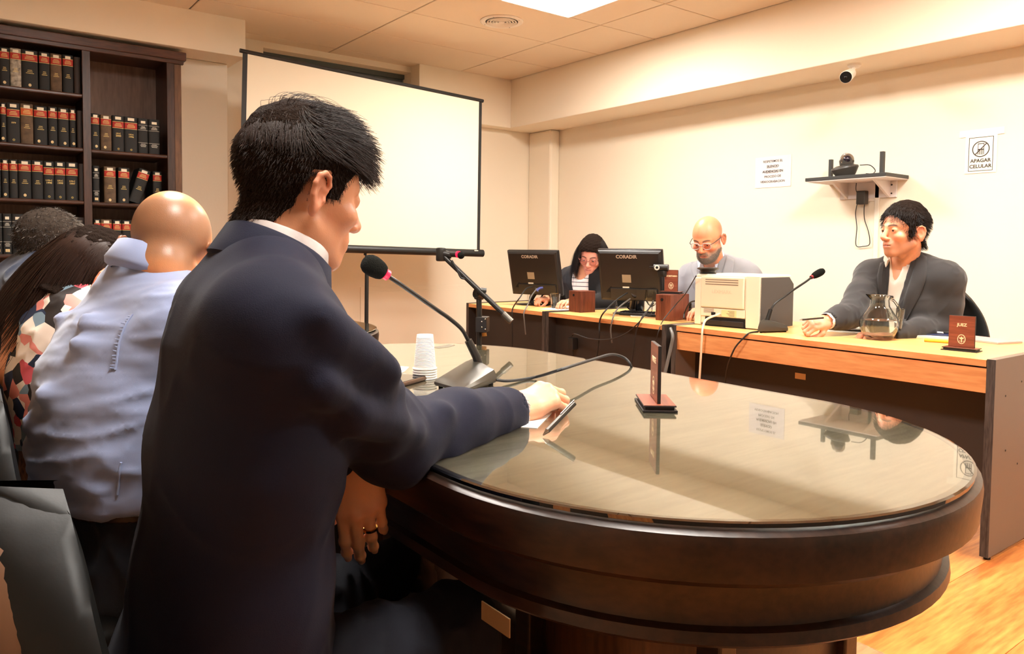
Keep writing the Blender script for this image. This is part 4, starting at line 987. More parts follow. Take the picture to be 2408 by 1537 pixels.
# ================================================================== SCULPTING TOOLS (implicit surfaces meshed with surface nets)
def nrm(v):
    v = np.asarray(v, float); return v/np.linalg.norm(v)
class Vol:
    def __init__(s, lo, hi, h):
        s.h = h; s.lo = np.array(lo, float); n = np.ceil((np.array(hi)-s.lo)/h).astype(int)+1
        s.ax = [s.lo[i]+h*np.arange(n[i]) for i in range(3)]
        s.f = np.full(n, 1.0, np.float32)
    def blk(s, lo, hi):
        sl = []
        for i in range(3):
            a = int(np.clip(np.floor((lo[i]-s.lo[i])/s.h), 0, len(s.ax[i]))); b = int(np.clip(np.ceil((hi[i]-s.lo[i])/s.h)+1, 0, len(s.ax[i])))
            sl.append(slice(a, b))
        return tuple(sl), [s.ax[0][sl[0]][:, None, None], s.ax[1][sl[1]][None, :, None], s.ax[2][sl[2]][None, None, :]]
    def apply(s, fn, lo, hi, k=0.0, op='u'):
        m = max(k, s.h*3)
        sl, P = s.blk(np.array(lo)-m, np.array(hi)+m)
        if any(q.stop-q.start <= 0 for q in sl): return s
        d = fn(*P); a = s.f[sl]
        if op == 'u':
            if k > 0:
                h = np.clip(0.5+0.5*(a-d)/k, 0, 1); r = a*(1-h)+d*h-k*h*(1-h)
            else: r = np.minimum(a, d)
        elif op == 's':
            d = -d
            if k > 0:
                h = np.clip(0.5-0.5*(a-d)/k, 0, 1); r = a*(1-h)+d*h+k*h*(1-h)
            else: r = np.maximum(a, d)
        s.f[sl] = r; return s
    def cone(s, a, b, ra, rb=None, k=0.0, op='u'):
        a = np.asarray(a, float); b = np.asarray(b, float); rb = ra if rb is None else rb
        d = b-a; L = float(d@d)+1e-12; R = max(ra, rb)
        def fn(X, Y, Z):
            t = np.clip(((X-a[0])*d[0]+(Y-a[1])*d[1]+(Z-a[2])*d[2])/L, 0, 1)
            return np.sqrt((X-a[0]-t*d[0])**2+(Y-a[1]-t*d[1])**2+(Z-a[2]-t*d[2])**2)-(ra+(rb-ra)*t)
        return s.apply(fn, np.minimum(a, b)-R, np.maximum(a, b)+R, k, op)
    def chain(s, pts, rs, k=0.0, op='u'):
        for i in range(len(pts)-1): s.cone(pts[i], pts[i+1], rs[i], rs[i+1], k, op)
        return s
    def ell(s, c, r, k=0.0, op='u', M=None):
        c = np.asarray(c, float); r = np.asarray(r, float); M = np.eye(3) if M is None else np.asarray(M)   # rows: local axes
        R = np.sqrt(((M.T*r)**2).sum(1))
        def fn(X, Y, Z):
            x, y, z = X-c[0], Y-c[1], Z-c[2]
            u = [(M[i, 0]*x+M[i, 1]*y+M[i, 2]*z)/r[i] for i in range(3)]
            k0 = np.sqrt(u[0]**2+u[1]**2+u[2]**2); k1 = np.sqrt((u[0]/r[0])**2+(u[1]/r[1])**2+(u[2]/r[2])**2)+1e-9
            return k0*(k0-1)/k1
        return s.apply(fn, c-R, c+R, k, op)
    def tube(s, st, k=0.0, op='u', wav=None):
        "st: (point, side vector, half width along side, half width across)"
        for i in range(len(st)-1):
            p0, s0, a0, b0 = st[i]; p1, s1, a1, b1 = st[i+1]
            p0 = np.asarray(p0, float); p1 = np.asarray(p1, float); d = p1-p0; L = np.linalg.norm(d); dh = d/L
            sv = np.asarray(s0, float)+np.asarray(s1, float); sv = sv-dh*(sv@dh); sv = nrm(sv); nv = np.cross(dh, sv)
            R = max(a0, a1, b0, b1)
            def fn(X, Y, Z):
                x, y, z = X-p0[0], Y-p0[1], Z-p0[2]
                ax = (x*dh[0]+y*dh[1]+z*dh[2]); t = np.clip(ax/L, 0, 1)
                u = x*sv[0]+y*sv[1]+z*sv[2]; v = x*nv[0]+y*nv[1]+z*nv[2]; w = ax-t*L
                a = a0+(a1-a0)*t; b = b0+(b1-b0)*t; m = np.minimum(a, b)
                q = np.sqrt((u/a)**2+(v/b)**2+(w/m)**2)
                return (q-1)*m
            s.apply(fn, np.minimum(p0, p1)-R, np.maximum(p0, p1)+R, k, op)
        return s
    def half(s, p, n, k=0.0):
        "cut away the side the normal points to"
        p = np.asarray(p, float); n = nrm(n)
        d = -((s.ax[0][:, None, None]-p[0])*n[0]+(s.ax[1][None, :, None]-p[1])*n[1]+(s.ax[2][None, None, :]-p[2])*n[2])
        d = -d
        if k > 0:
            h = np.clip(0.5-0.5*(s.f-d)/k, 0, 1); s.f = (s.f*(1-h)+d*h+k*h*(1-h)).astype(np.float32)
        else: s.f = np.maximum(s.f, d).astype(np.float32)
        return s
    def net(s):
        f = s.f; S = f < 0
        c = [(i, j, k) for i in (0, 1) for j in (0, 1) for k in (0, 1)]
        n = np.array(f.shape)-1
        cnt = sum(S[i:i+n[0], j:j+n[1], k:k+n[2]].astype(np.int8) for i, j, k in c)
        I = np.argwhere((cnt > 0) & (cnt < 8))
        V = np.stack([f[I[:, 0]+i, I[:, 1]+j, I[:, 2]+k] for i, j, k in c])
        acc = np.zeros((len(I), 3)); num = np.zeros(len(I))
        for a in range(8):
            for b in range(a+1, 8):
                if sum(x != y for x, y in zip(c[a], c[b])) != 1: continue
                X = (V[a] < 0) != (V[b] < 0)
                t = np.where(X, V[a]/np.where(X, V[a]-V[b], 1), 0)
                acc += np.where(X[:, None], np.array(c[a])+(np.array(c[b])-np.array(c[a]))*t[:, None], 0); num += X
        P = s.lo+(I+acc/num[:, None])*s.h
        idx = np.full(n, -1, np.int32); idx[tuple(I.T)] = np.arange(len(I))
        Q = []
        for ax in range(3):
            o1, o2 = [(1, 2), (2, 0), (0, 1)][ax]
            a = [slice(None)]*3; b = [slice(None)]*3; a[ax] = slice(0, -1); b[ax] = slice(1, None)
            A, Bq = S[tuple(a)], S[tuple(b)]
            E = np.argwhere(A != Bq)
            E = E[(E[:, o1] > 0) & (E[:, o2] > 0) & (E[:, o1] < n[o1]) & (E[:, o2] < n[o2])]
            fl = A[tuple(E.T)]
            e1 = np.zeros(3, int); e1[o1] = 1; e2 = np.zeros(3, int); e2[o2] = 1
            q = np.stack([idx[tuple((E-e1-e2).T)], idx[tuple((E-e2).T)], idx[tuple(E.T)], idx[tuple((E-e1).T)]], 1)
            q[~fl] = q[~fl][:, ::-1]
            Q.append(q[(q >= 0).all(1)])
        return P, np.concatenate(Q)
def relax(P, Q, n=2, lam=0.5):
    for _ in range(n):
        A = np.zeros_like(P); c = np.zeros(len(P))
        for i in range(4):
            for j in ((i+1) % 4, (i-1) % 4):
                A += np.stack([np.bincount(Q[:, i], P[Q[:, j], d], len(P)) for d in range(3)], 1); c += np.bincount(Q[:, i], minlength=len(P))
        P = P+lam*(A/np.maximum(c, 1)[:, None]-P)
    return P
def vnormals(P, Q):
    n = np.cross(P[Q[:, 2]]-P[Q[:, 0]], P[Q[:, 3]]-P[Q[:, 1]]); N = np.zeros_like(P)
    for i in range(4):
        N += np.stack([np.bincount(Q[:, i], n[:, d], len(P)) for d in range(3)], 1)
    return N/(np.linalg.norm(N, axis=1)[:, None]+1e-12)
def merge(parts):
    P, Q, K, o = [], [], [], 0
    for p, q, k in parts:
        P.append(p); Q.append(q+o); K.append(np.broadcast_to(k, (len(p), 3))); o += len(p)
    return np.concatenate(P), np.concatenate(Q), np.concatenate(K)
def qmesh(name, P, Q, m, col=None):
    me = bpy.data.meshes.new(name); me.vertices.add(len(P)); me.vertices.foreach_set('co', P.astype(np.float32).ravel())
    me.loops.add(len(Q)*4); me.loops.foreach_set('vertex_index', Q.astype(np.int32).ravel())
    me.polygons.add(len(Q)); me.polygons.foreach_set('loop_start', np.arange(0, len(Q)*4, 4, dtype=np.int32))
    me.update(calc_edges=True); me.validate()
    me.polygons.foreach_set('use_smooth', [True]*len(me.polygons))
    if col is not None:
        a = me.color_attributes.new('Col', 'FLOAT_COLOR', 'POINT'); a.data.foreach_set('color', np.c_[np.clip(col, 0, 1), np.ones(len(col))].astype(np.float32).ravel())
    if m: me.materials.append(m)
    return me
def sstep(a, b, x):
    t = np.clip((x-a)/(b-a), 0, 1); return t*t*(3-2*t)
def lin(*c): return np.array(srgb(*c)[:3])
def wavy(P, seed, f):
    "cheap smooth pseudo noise in -1..1"
    r = np.random.RandomState(seed); o = 0
    for i in range(5):
        k = r.normal(size=3)*f*(1+0.5*i); o = o+np.sin(P@k+r.uniform(0, 6.28))/(1+0.5*i)
    return o/2.2

# ------------------------------------------------------------------ head: local axes x to the person's left, y forward, z up, origin between the ears at eye level
def head_axes(fwd, roll=0.0):
    f = nrm(fwd); l = nrm(np.cross([0, 0, 1.0], f)); u = np.cross(f, l)
    l2 = l*math.cos(roll)+u*math.sin(roll); u2 = -l*math.sin(roll)+u*math.cos(roll)
    return np.array([l2, f, u2])
def skull(v, g=0.0):
    v.ell((0, -0.012, 0.030), (0.076+g, 0.094+g, 0.084+g))
    v.ell((0, 0.026, 0.016), (0.066+g, 0.062+g, 0.066+g), 0.02)
    return v
def head_mesh(h=0.0026, nose=1.0, jaw=1.0, brow=1.0, lips=1.0, neck_to=None, skin=(224, 158, 118), stubble=0.0, lipc=(196, 112, 96), browc=None, shadow=None, eyes=True, openm=0.0, female=False, scalp=None):
    v = Vol((-0.105, -0.135, -0.235), (0.105, 0.135, 0.135), h)
    skull(v)
    v.ell((0, 0.030, -0.042), (0.058, 0.058, 0.062), 0.02)
    v.ell((0, 0.022, -0.074), (0.050*jaw, 0.056, 0.038), 0.02)
    v.ell((0, 0.070, -0.098), (0.024*jaw, 0.020, 0.019), 0.022)
    for s in (-1, 1):
        v.cone((s*0.052*jaw, -0.004, -0.060), (s*0.016, 0.066, -0.103), 0.015, 0.015, 0.02)
        v.ell((s*0.043, 0.060, -0.032), (0.022, 0.022, 0.018), 0.02)
        v.cone((s*0.012, 0.085, 0.016), (s*0.042, 0.070, 0.016), 0.010*brow, 0.007*brow, 0.012)
    # sockets, nose, mouth
    for s in (-1, 1): v.ell((s*0.033, 0.096, -0.003), (0.0165, 0.015, 0.010), 0.012, 's')
    v.cone((0, 0.082, 0.014), (0, 0.087+0.024*nose, -0.033), 0.0090, 0.0105, 0.014)
    v.ell((0, 0.086+0.023*nose, -0.036), (0.0115, 0.0100, 0.009), 0.008)
    for s in (-1, 1):
        v.ell((s*0.0125, 0.100, -0.040), (0.0075, 0.010, 0.0075), 0.006)
        v.ell((s*0.007, 0.105, -0.0475), (0.0035, 0.005, 0.003), 0.003, 's')
    v.ell((0, 0.078, -0.068), (0.032, 0.018, 0.024), 0.016)
    v.cone((-0.017, 0.089, -0.0655), (0, 0.0945, -0.0640), 0.004*lips, 0.0055*lips, 0.007); v.cone((0.017, 0.089, -0.0655), (0, 0.0945, -0.0640), 0.004*lips, 0.0055*lips, 0.007)
    v.cone((-0.014, 0.088, -0.0755), (0.014, 0.088, -0.0755), 0.0055*lips, 0.0055*lips, 0.008); v.ell((0, 0.0915, -0.0755), (0.012, 0.006, 0.005), 0.006)
    v.cone((-0.022, 0.0925, -0.0702), (0.022, 0.0925, -0.0702), 0.0010+openm, 0.0010+openm, 0.003, 's'); v.cone((-0.012, 0.0995, -0.0698), (0.012, 0.0995, -0.0698), 0.0012+openm*1.5, None, 0.003, 's')
    if eyes:
        for s in (-1, 1):
            v.ell((s*0.031, 0.0760, -0.002), (0.0155, 0.0140, 0.0140), 0.005)
            v.ell((s*0.031, 0.0900, -0.0048), (0.0120, 0.0065, 0.0034), 0.0012, 's')
    # ears
    for s in (-1, 1):
        E = np.array([nrm((1*s, 0.45, 0.05)), nrm((-0.42*s, 0.95, -0.12)), nrm((0.06*s, 0.14, 1))]); c = np.array((s*0.0820, -0.016, -0.018))
        v.ell(c, (0.0052, 0.0175, 0.029), 0.006, 'u', E)
        pts = [c+E[1]*a+E[2]*b+E[0]*0.0035*s*s for a, b in ((0.013, 0.004), (0.016, 0.018), (0.008, 0.029), (-0.004, 0.031), (-0.015, 0.023), (-0.0185, 0.009), (-0.015, -0.008), (-0.008, -0.020))]
        v.chain(pts, [0.0028, 0.0034, 0.0038, 0.004, 0.004, 0.0038, 0.0036, 0.004], 0.003)
        v.ell(c+E[1]*0.001-E[2]*0.027, (0.0045, 0.0095, 0.010), 0.006, 'u', E)
        v.ell(c+E[0]*0.0065+E[1]*0.003-E[2]*0.004, (0.0055, 0.0085, 0.013), 0.003, 's', E)
        v.ell(c+E[0]*0.0065-E[1]*0.007+E[2]*0.012, (0.003, 0.005, 0.010), 0.003, 's', E)
        v.ell(c+E[1]*0.013-E[2]*0.006+E[0]*0.003, (0.004, 0.004, 0.007), 0.003, 'u', E)
    nt = neck_to if neck_to is not None else (0, -0.055, -0.22)
    v.cone((0, -0.030, -0.055), nt, 0.052 if not female else 0.044, 0.058 if not female else 0.047, 0.022)
    v.ell((0, 0.012, -0.112), (0.018, 0.016, 0.020), 0.02) if not female else None
    P, Q = v.net(); P = relax(P, Q, 2, 0.4)
    x, y, z = P.T
    K = np.tile(lin(*skin), (len(P), 1))
    def mix(w, c): 
        nonlocal K
        K = K*(1-w[:, None])+lin(*c)*w[:, None]
    mix(np.clip(0.25*wavy(P, 3, 90), 0, 0.3), tuple(int(q*0.86) for q in skin))
    red = np.exp(-((np.abs(x)-0.042)**2/0.018**2+(z+0.038)**2/0.02**2))*(y > 0.02)+np.exp(-(x**2/0.012**2+(z+0.036)**2/0.012**2))*(y > 0.09)+(np.abs(x) > 0.078)*(np.abs(z+0.016) < 0.05)
    mix(np.clip(red*0.35, 0, 0.5), (218, 110, 88))
    lw = np.exp(-(np.abs(x)/0.020)**6)*np.exp(-((z+0.0705)/0.0095)**4)*(y > 0.082)
    mix(lw*0.75, lipc)
    mix(np.exp(-((z+0.0700)/0.0016)**2)*(np.abs(x) < 0.021)*(y > 0.075), (96, 40, 34))
    if browc:
        xx = np.abs(x); bl = 0.0165+0.004*np.sin(np.clip((xx-0.012)/0.036, 0, 1)*PI)
        mix(np.exp(-((z-bl)/0.0042)**4)*sstep(0.009, 0.014, xx)*(1-sstep(0.044, 0.052, xx))*(y > 0.045)*0.9, browc)
    if stubble:
        w = sstep(-0.040, -0.066, z)*sstep(-0.02, 0.02, y)*(1-lw)+np.exp(-((z+0.055)/0.007)**4)*(y > 0.085)*(np.abs(x) < 0.026)
        mix(np.clip(w, 0, 1)*stubble, shadow or (96, 74, 62))
    if scalp: mix(sstep(0.0, 0.05, -(y-0.02)+z*0.2)*sstep(-0.10, -0.05, z)*scalp*(1-sstep(0.05, 0.085, z)), (110, 84, 66))
    mix(((np.abs(np.abs(x)-0.031) < 0.014) & (np.abs(z+0.003) < 0.0050) & (y > 0.078) & (y < 0.094)).astype(float)*0.0, (60, 40, 34))
    return P, Q, K
def place(P, M, c, s=1.0): return (P*s)@M+np.asarray(c)
def eyes(root, M, c, s=1.0, iris=(52, 34, 24), look=(0, 1, 0)):
    wm = mat('eye_white', (226, 214, 204), 0.15, spec=0.6); im = mat('eye_iris', iris, 0.1, spec=0.6)
    for q in (-1, 1):
        e = np.array((q*0.031, 0.0755, -0.0035)); w = place(e[None], M, c, s)[0]
        b = B().sph(tuple(w), 0.0128*s, 16)
        o = obj('eye', b, wm, root, True)
        d = nrm(np.asarray(look, float)); w2 = place((e+d*0.0108)[None], M, c, s)[0]; dw = Vector(d@M)
        obj('iris', B().lathe([(0.0058*s, 0), (0.0045*s, 0.0018*s), (0, 0.0022*s)], n=16).xf(Matrix.Translation(w2) @ dw.to_track_quat('Z', 'Y').to_matrix().to_4x4()), im, o, True)
def hair_cap(thick=0.010, top=0.012, front=0.062, back=-0.085, side=0.006, burn=-0.03, h=0.003, rough=0.0, fr=0.0, seed=1, back_add=0.0, part=0.0):
    v = Vol((-0.12, -0.15, -0.14), (0.12, 0.135, 0.165), h)
    g = thick
    v.ell((0, -0.012-back_add*0.5, 0.038+top*0.5), (0.072+g, 0.092+g+back_add*0.5, 0.078+g+top*0.5))
    v.ell((0, 0.026, 0.018+top*0.4), (0.066+g, 0.062+g+fr, 0.066+g+top*0.6), 0.02)
    gl_ = min(g*0.5, 0.004); v.ell((0, -0.012, 0.030), (0.076+gl_, 0.094+gl_, 0.084+gl_), 0.01); v.ell((0, 0.026, 0.016), (0.066+gl_, 0.062+gl_, 0.066), 0.01)
    v.cone((0, -0.030, -0.055), (0, -0.055, -0.14), 0.052+gl_, 0.055+gl_, 0.022)
    for q in (-1, 1): v.ell((q*0.060, 0.018, -0.008), (0.011+gl_, 0.020, 0.030), 0.012)
    X, Y, Z = v.ax[0][:, None, None], v.ax[1][None, :, None], v.ax[2][None, None, :]
    zl = np.interp(v.ax[1], [-0.15, -0.06, -0.035, -0.028, 0.004, 0.008, 0.030, 0.036, 0.066, 0.078, 0.135], [back, back, -0.045, side, side+0.004, burn, burn+0.004, 0.012, 0.046, front, front+0.004])[None, :, None]
    zl = zl+0*X*Z+(np.abs(X) < 0.05)*np.where(Y > 0.05, (0.05-np.abs(X))*0.10, 0)
    d = zl-Z
    k = 0.006; hh = np.clip(0.5-0.5*(v.f-d)/k, 0, 1); v.f = (v.f*(1-hh)+d*hh+k*hh*(1-hh)).astype(np.float32)
    P, Q = v.net(); P = relax(P, Q, 2, 0.5)
    if rough: P = P+vnormals(P, Q)*(wavy(P*[1, 0.45, 1], seed, 120)*rough)[:, None]
    return P, Q
def strands(P, Q, n, length, comb, seed, npts=7, lift=0.4, grav=0.0, jit=0.25, mask=None, off=0.001, sk=0.0, lenfn=None):
    "hair strands grown from a cap surface, all in head-local coordinates"
    r = np.random.RandomState(seed); N = vnormals(P, Q)
    C_ = P[Q].mean(1); ar = np.linalg.norm(np.cross(P[Q[:, 2]]-P[Q[:, 0]], P[Q[:, 3]]-P[Q[:, 1]]), axis=1)
    w = ar*(mask(C_) if mask else 1.0); w = w/w.sum()
    f = r.choice(len(Q), n, p=w); b = r.dirichlet([1, 1, 1, 1], n)
    p = (P[Q[f]]*b[:, :, None]).sum(1); nn = N[Q[f, 0]]
    L = length*r.uniform(0.65, 1.1, n)
    if lenfn is not None: L = L*lenfn(p)
    cl = wavy(p, seed+5, 140)[:, None]*r.normal(size=(1, 3))*jit*0.8
    d = nn*lift+comb(p)+r.normal(size=(n, 3))*jit+cl; d /= np.linalg.norm(d, axis=1)[:, None]
    out = [p-nn*0.002]; st = (L/(npts-1))[:, None]
    for i in range(npts-1):
        p = p+d*st
        c1 = np.array((0, -0.012, 0.030)); rr = np.array((0.078, 0.096, 0.086))+sk
        e = np.linalg.norm((p-c1)/rr, axis=1); ins = (e < 1) & (p[:, 2] > -0.05)
        p = np.where(ins[:, None], c1+(p-c1)/np.maximum(e, 1e-3)[:, None]*1.002, p)
        d = d+comb(p)*0.25+r.normal(size=(n, 3))*jit*0.25; d[:, 2] -= grav
        d /= np.linalg.norm(d, axis=1)[:, None]; out.append(p)
    return np.stack(out, 1)
def hair_obj(name, S, rad, m, root, M, c, s=1.0):
    n, k, _ = S.shape
    hc = bpy.data.hair_curves.new(name); hc.add_curves([k]*n)
    W = place(S.reshape(-1, 3), M, c, s)
    hc.attributes['position'].data.foreach_set('vector', W.astype(np.float32).ravel())
    ra = hc.attributes.get('radius') or hc.attributes.new('radius', 'FLOAT', 'POINT')
    ra.data.foreach_set('value', (np.linspace(1, 0.35, k)[None, :]*np.full((n, 1), rad)).astype(np.float32).ravel())
    hc.materials.append(m)
    return link(name, hc, root, True)

# ------------------------------------------------------------------ hand: x from wrist to fingers, y toward the thumb, z out of the back of the hand
FL = [(0.045, 0.027, 0.021), (0.049, 0.031, 0.022), (0.046, 0.029, 0.022), (0.037, 0.022, 0.020)]
KN = [(0.090, 0.027, 0.003), (0.094, 0.008, 0.006), (0.089, -0.012, 0.004), (0.079, -0.029, -0.001)]
def hand_mesh(curls, thumb, side=1, spread=0.06, h=0.0022, skin=(224, 158, 118), nails=True, wrist=0.05):
    "curls: per finger three flexion angles; thumb: list of three direction vectors"
    v = Vol((-wrist-0.03, -0.085, -0.115), (0.21, 0.085, 0.06), h)
    v.tube([((-wrist, 0, 0), (0, 1, 0), 0.029, 0.022), ((0.0, 0, 0), (0, 1, 0), 0.029, 0.020), ((0.03, 0, -0.002), (0, 1, 0), 0.036, 0.019)], 0.01)
    tips = []; tipd = []
    for i, (kx, ky, kz) in enumerate(KN):
        v.cone((0.008, ky*0.62, -0.002), (kx, ky, kz-0.004), 0.0155, 0.0118, 0.014)
        p = np.array((kx, ky, kz-0.002)); a = 0; sp = (1.2-i)*spread
        v.ell(p+[-0.001, 0, 0.0025], (0.0095, 0.0085, 0.0078), 0.007)
        r0 = [0.0098, 0.0100, 0.0095, 0.0084][i]
        for j in range(3):
            a += curls[i][j]
            d = np.array((math.cos(a)*math.cos(sp), math.cos(a)*math.sin(sp), -math.sin(a)))
            q = p+d*FL[i][j]
            v.cone(p, q, r0*(1-0.10*j), r0*(1-0.10*(j+1))*(0.92 if j == 2 else 1), 0.004)
            v.ell(q, np.full(3, r0*(0.98-0.1*j)), 0.003) if j < 2 else None
            p = q
        tips.append(p); tipd.append((d, a))
    for i in range(3):    # webs between the knuckles
        v.cone(np.array(KN[i])-[0.004, 0, 0.006], np.array(KN[i+1])-[0.004, 0, 0.006], 0.009, 0.009, 0.008)
    v.ell((0.035, -0.020, -0.012), (0.034, 0.014, 0.012), 0.012); v.ell((0.032, 0.020, -0.014), (0.030, 0.016, 0.013), 0.012)
    p = np.array((0.018, 0.020, -0.010)); rr = [0.0150, 0.0122, 0.0108, 0.0078]; ln = [0.040, 0.033, 0.026]
    for j in range(3):
        q = p+nrm(thumb[j])*ln[j]; v.cone(p, q, rr[j], rr[j+1], 0.008); p = q
    tips.append(p)
    P, Q = v.net(); P = relax(P, Q, 2, 0.4)
    K = np.tile(lin(*skin), (len(P), 1))
    x, y, z = P.T
    kn = sum(np.exp(-((P-np.array(k)-[0, 0, 0.008])**2).sum(1)/0.010**2) for k in KN)
    w = np.clip(kn*0.35+0.15*wavy(P, 4, 120), 0, 0.5)[:, None]; K = K*(1-w)+lin(206, 118, 92)*w
    tp = sum(np.exp(-((P-t)**2).sum(1)/0.010**2) for t in tips); w = np.clip(tp*0.5, 0, 0.5)[:, None]; K = K*(1-w)+lin(226, 138, 116)*w
    for i, (t, (d, a)) in enumerate(zip(tips[:4], tipd)):
        up = np.array((math.sin(a), 0, math.cos(a))); r = P-t
        w = (np.abs(r@d-0.001) < 0.0055)*((r@up) > 0.0035)*(np.abs(r@np.array((0, 1.0, 0))) < 0.0045); K = np.where(w[:, None], lin(238, 176, 156), K)
    P = P*np.array((1, side, 1.0))
    if side < 0: Q = Q[:, ::-1]
    return P, Q, K, [t*np.array((1, side, 1.0)) for t in tips]
def hand_axes(x, z):
    "rows: finger direction, thumb side of a right... , back of hand"
    x = nrm(x); z = np.asarray(z, float); z = nrm(z-x*(z@x)); y = np.cross(z, x)
    return np.array([x, y, z])
skin_m = mat('skin', (224, 158, 118), 0.38, spec=0.5, attr='Col', sss=0.12, bump=0.06, bscale=420)
def cloth(name, col, rough=0.85, sheen=0.15, bscale=700, bump=0.12, var=0.0): return mat(name, col, rough, spec=0.25, sheen=sheen, bump=bump, bscale=bscale, var=var, vscale=8)
# ================================================================== CHAIRS
leather = mat('chair_leather', (11, 11, 10), 0.5, spec=0.25, bump=0.02, bscale=260)
shell_m = mat('chair_shell_tan', (92, 62, 40), 0.5)
chair_p = mat('chair_plastic', (20, 20, 20), 0.4)
def chair(label, loc, rz, tilt=0.14, grp='black leather office chairs', shell=True, zt=0.90, wid=0.245):
    "sitter faces local +x"
    t = thing('office_chair', label, 'chair', (loc[0], loc[1], 0), rz, grp)
    n, mz = 18, 22
    zb = 0.50
    def pt(u, w, off):      # u across -1..1, w up 0..1
        q = max(0.0, (w-0.30)/0.70); wd = wid*max(0.012, (1-q**2.0))**0.55
        if w < 0.25: wd *= 0.70+0.30*math.sin(w/0.25*PI/2)
        y = u*wd
        x = -0.22-tilt*(w-0.1)*0.9+0.10*(u*u)*(0.55+0.45*w)+off-0.02*math.sin(w*PI)
        return (x, y, zb+(zt-zb)*w-0.02*u*u*w)
    def slab(o0, o1, sc, bulge):
        b = B(); rings = []
        for i in range(mz+1):
            w = (i/mz-0.5)*sc+0.5
            ring = []
            for j in range(n+1):
                u = (j/n*2-1)*sc; e = max(0, (1-(j/n*2-1)**6)*(1-(i/mz*2-1)**8)); ring.append(pt(u, w, o1*(0.25+0.75*e**0.4)+bulge*e))
            for j in range(n, -1, -1):
                u = (j/n*2-1)*sc; e = max(0, (1-(j/n*2-1)**6)*(1-(i/mz*2-1)**8)); ring.append(pt(u, w, o0*(0.25+0.75*e**0.4)))
            rings.append(ring)
        return b.loop(rings)
    obj('backrest', slab(-0.030, 0.034, 1.0, 0.010), leather, t, ang=60)
    if shell: obj('back_shell', slab(-0.052, -0.026, 0.84, 0.0), shell_m, t, ang=60)
    v = [(x, y) for x, y in ((-0.20, -0.20), (0.20, -0.225), (0.25, -0.20), (0.26, 0.0), (0.25, 0.20), (0.20, 0.225), (-0.20, 0.20), (-0.23, 0.0))]
    sp = smooth_path([Vector((x, y, 0)) for x, y in v+[v[0]]], 4)[:-1]
    s_ = [(p.x, p.y) for p in sp]
    obj('seat', B().loop([[(x*k, y*k, z) for x, y in s_] for k, z in ((0.86, 0.395), (0.97, 0.405), (1.0, 0.43), (0.96, 0.455), (0.75, 0.468), (0.3, 0.468))]), leather, t, ang=60)
    obj('back_bracket', B().tube(smooth_path([(-0.10, 0, 0.385), (-0.24, 0, 0.39), (-0.27, 0, 0.47), (-0.262, 0, 0.60)]), 0.022, 8, flat=0.5), chair_p, t)
    obj('post', B().tube([(0, 0, 0.10), (0, 0, 0.24), (0, 0, 0.24), (0, 0, 0.40)], [0.032, 0.032, 0.020, 0.020], 12), chair_p, t)
    for k in range(5):
        a = 2*PI*k/5+0.3
        e = (0.29*math.cos(a), 0.29*math.sin(a))
        lg = obj('leg', B().tube([(0.02*math.cos(a), 0.02*math.sin(a), 0.115), (e[0]*0.6, e[1]*0.6, 0.098), (e[0], e[1], 0.075)], [0.026, 0.022, 0.016], 8), chair_p, t)
        obj('caster', B().tube([(e[0]-0.018*math.sin(a), e[1]+0.018*math.cos(a), 0.0275), (e[0]+0.018*math.sin(a), e[1]-0.018*math.cos(a), 0.0275)], 0.0275, 12), chair_p, lg)
    return t

# ================================================================== PEOPLE
def folds(P, Q, amp, seed, f=26, an=(1, 1, 1), mask=None):
    w = wavy(P*np.array(an), seed, f); r = (1-np.abs(w))**3-0.25
    if mask is not None: r = r*mask(P)
    return P+vnormals(P, Q)*(r*amp)[:, None]
def cmesh(name, vol, m, root, fold=None, rel=2, post=None):
    P, Q = vol.net(); P = relax(P, Q, rel, 0.5)
    for f in (fold or []): P = folds(P, Q, **f)
    if post: P = post(P)
    return link(name, qmesh(name, P, Q, m), root, True), P, Q
def bounds(pts, r): 
    a = np.array(pts, float); return a.min(0)-r, a.max(0)+r
def person(label, parts, loc):
    P, Q, K = merge(parts)
    loc = np.array(loc, float)
    o = link('person', qmesh('person', P-loc, Q, skin_m, K)); o.location = tuple(loc)
    return tag(o, label, 'person')
def st(pts, side):
    return [((x, y, z), side, a, b) for x, y, z, a, b in pts]
def local(w, M, c, s=1.0): return M@(np.asarray(w, float)-np.asarray(c))/s
def collar(name, m, root, c, M, ra, rb, a0, a1, prof, lift=None, n=28):
    "profile of (outward, up) swept round an ellipse; angle 0 is the back of the neck; M rows: left, forward, up"
    rings = []
    for k in range(n+1):
        a = a0+(a1-a0)*k/n; e = lift(a) if lift else (0, 0)
        r = []
        for q, z in prof:
            l = (ra+q+e[0]*q)*math.sin(a); f = -(rb+q+e[0]*q)*math.cos(a)
            r.append(tuple(np.asarray(c)+np.array((l, f, z+e[1]))@M))
        rings.append(r)
    return obj(name, B().loop(rings), m, root, True, ang=50)
def simple_body(sts, arms, side, h=0.012, r=0.8):
    pts = [p for p, *_ in sts]+[p for a in arms for p in a]
    v = Vol(*bounds(pts, 0.3), h)
    v.tube([(p, s, a*r, b*r) for p, s, a, b in sts], 0.03)
    for a in arms: v.chain(a, [0.05, 0.042, 0.03], 0.03)
    P, Q = v.net(); return P, Q, lin(224, 158, 118)
suit_navy = cloth('suit_navy_wool', (14, 16, 36), 0.8, 0.03)
trouser_navy = cloth('trousers_dark_navy', (14, 15, 24), 0.85, 0.03)
hair_dark = mat('hair_dark', (40, 28, 22), 0.5, spec=0.35)
hair_black = mat('hair_black', (26, 20, 18), 0.5, spec=0.35)
hair_brown = mat('hair_long_brown', (44, 27, 19), 0.48, spec=0.35)
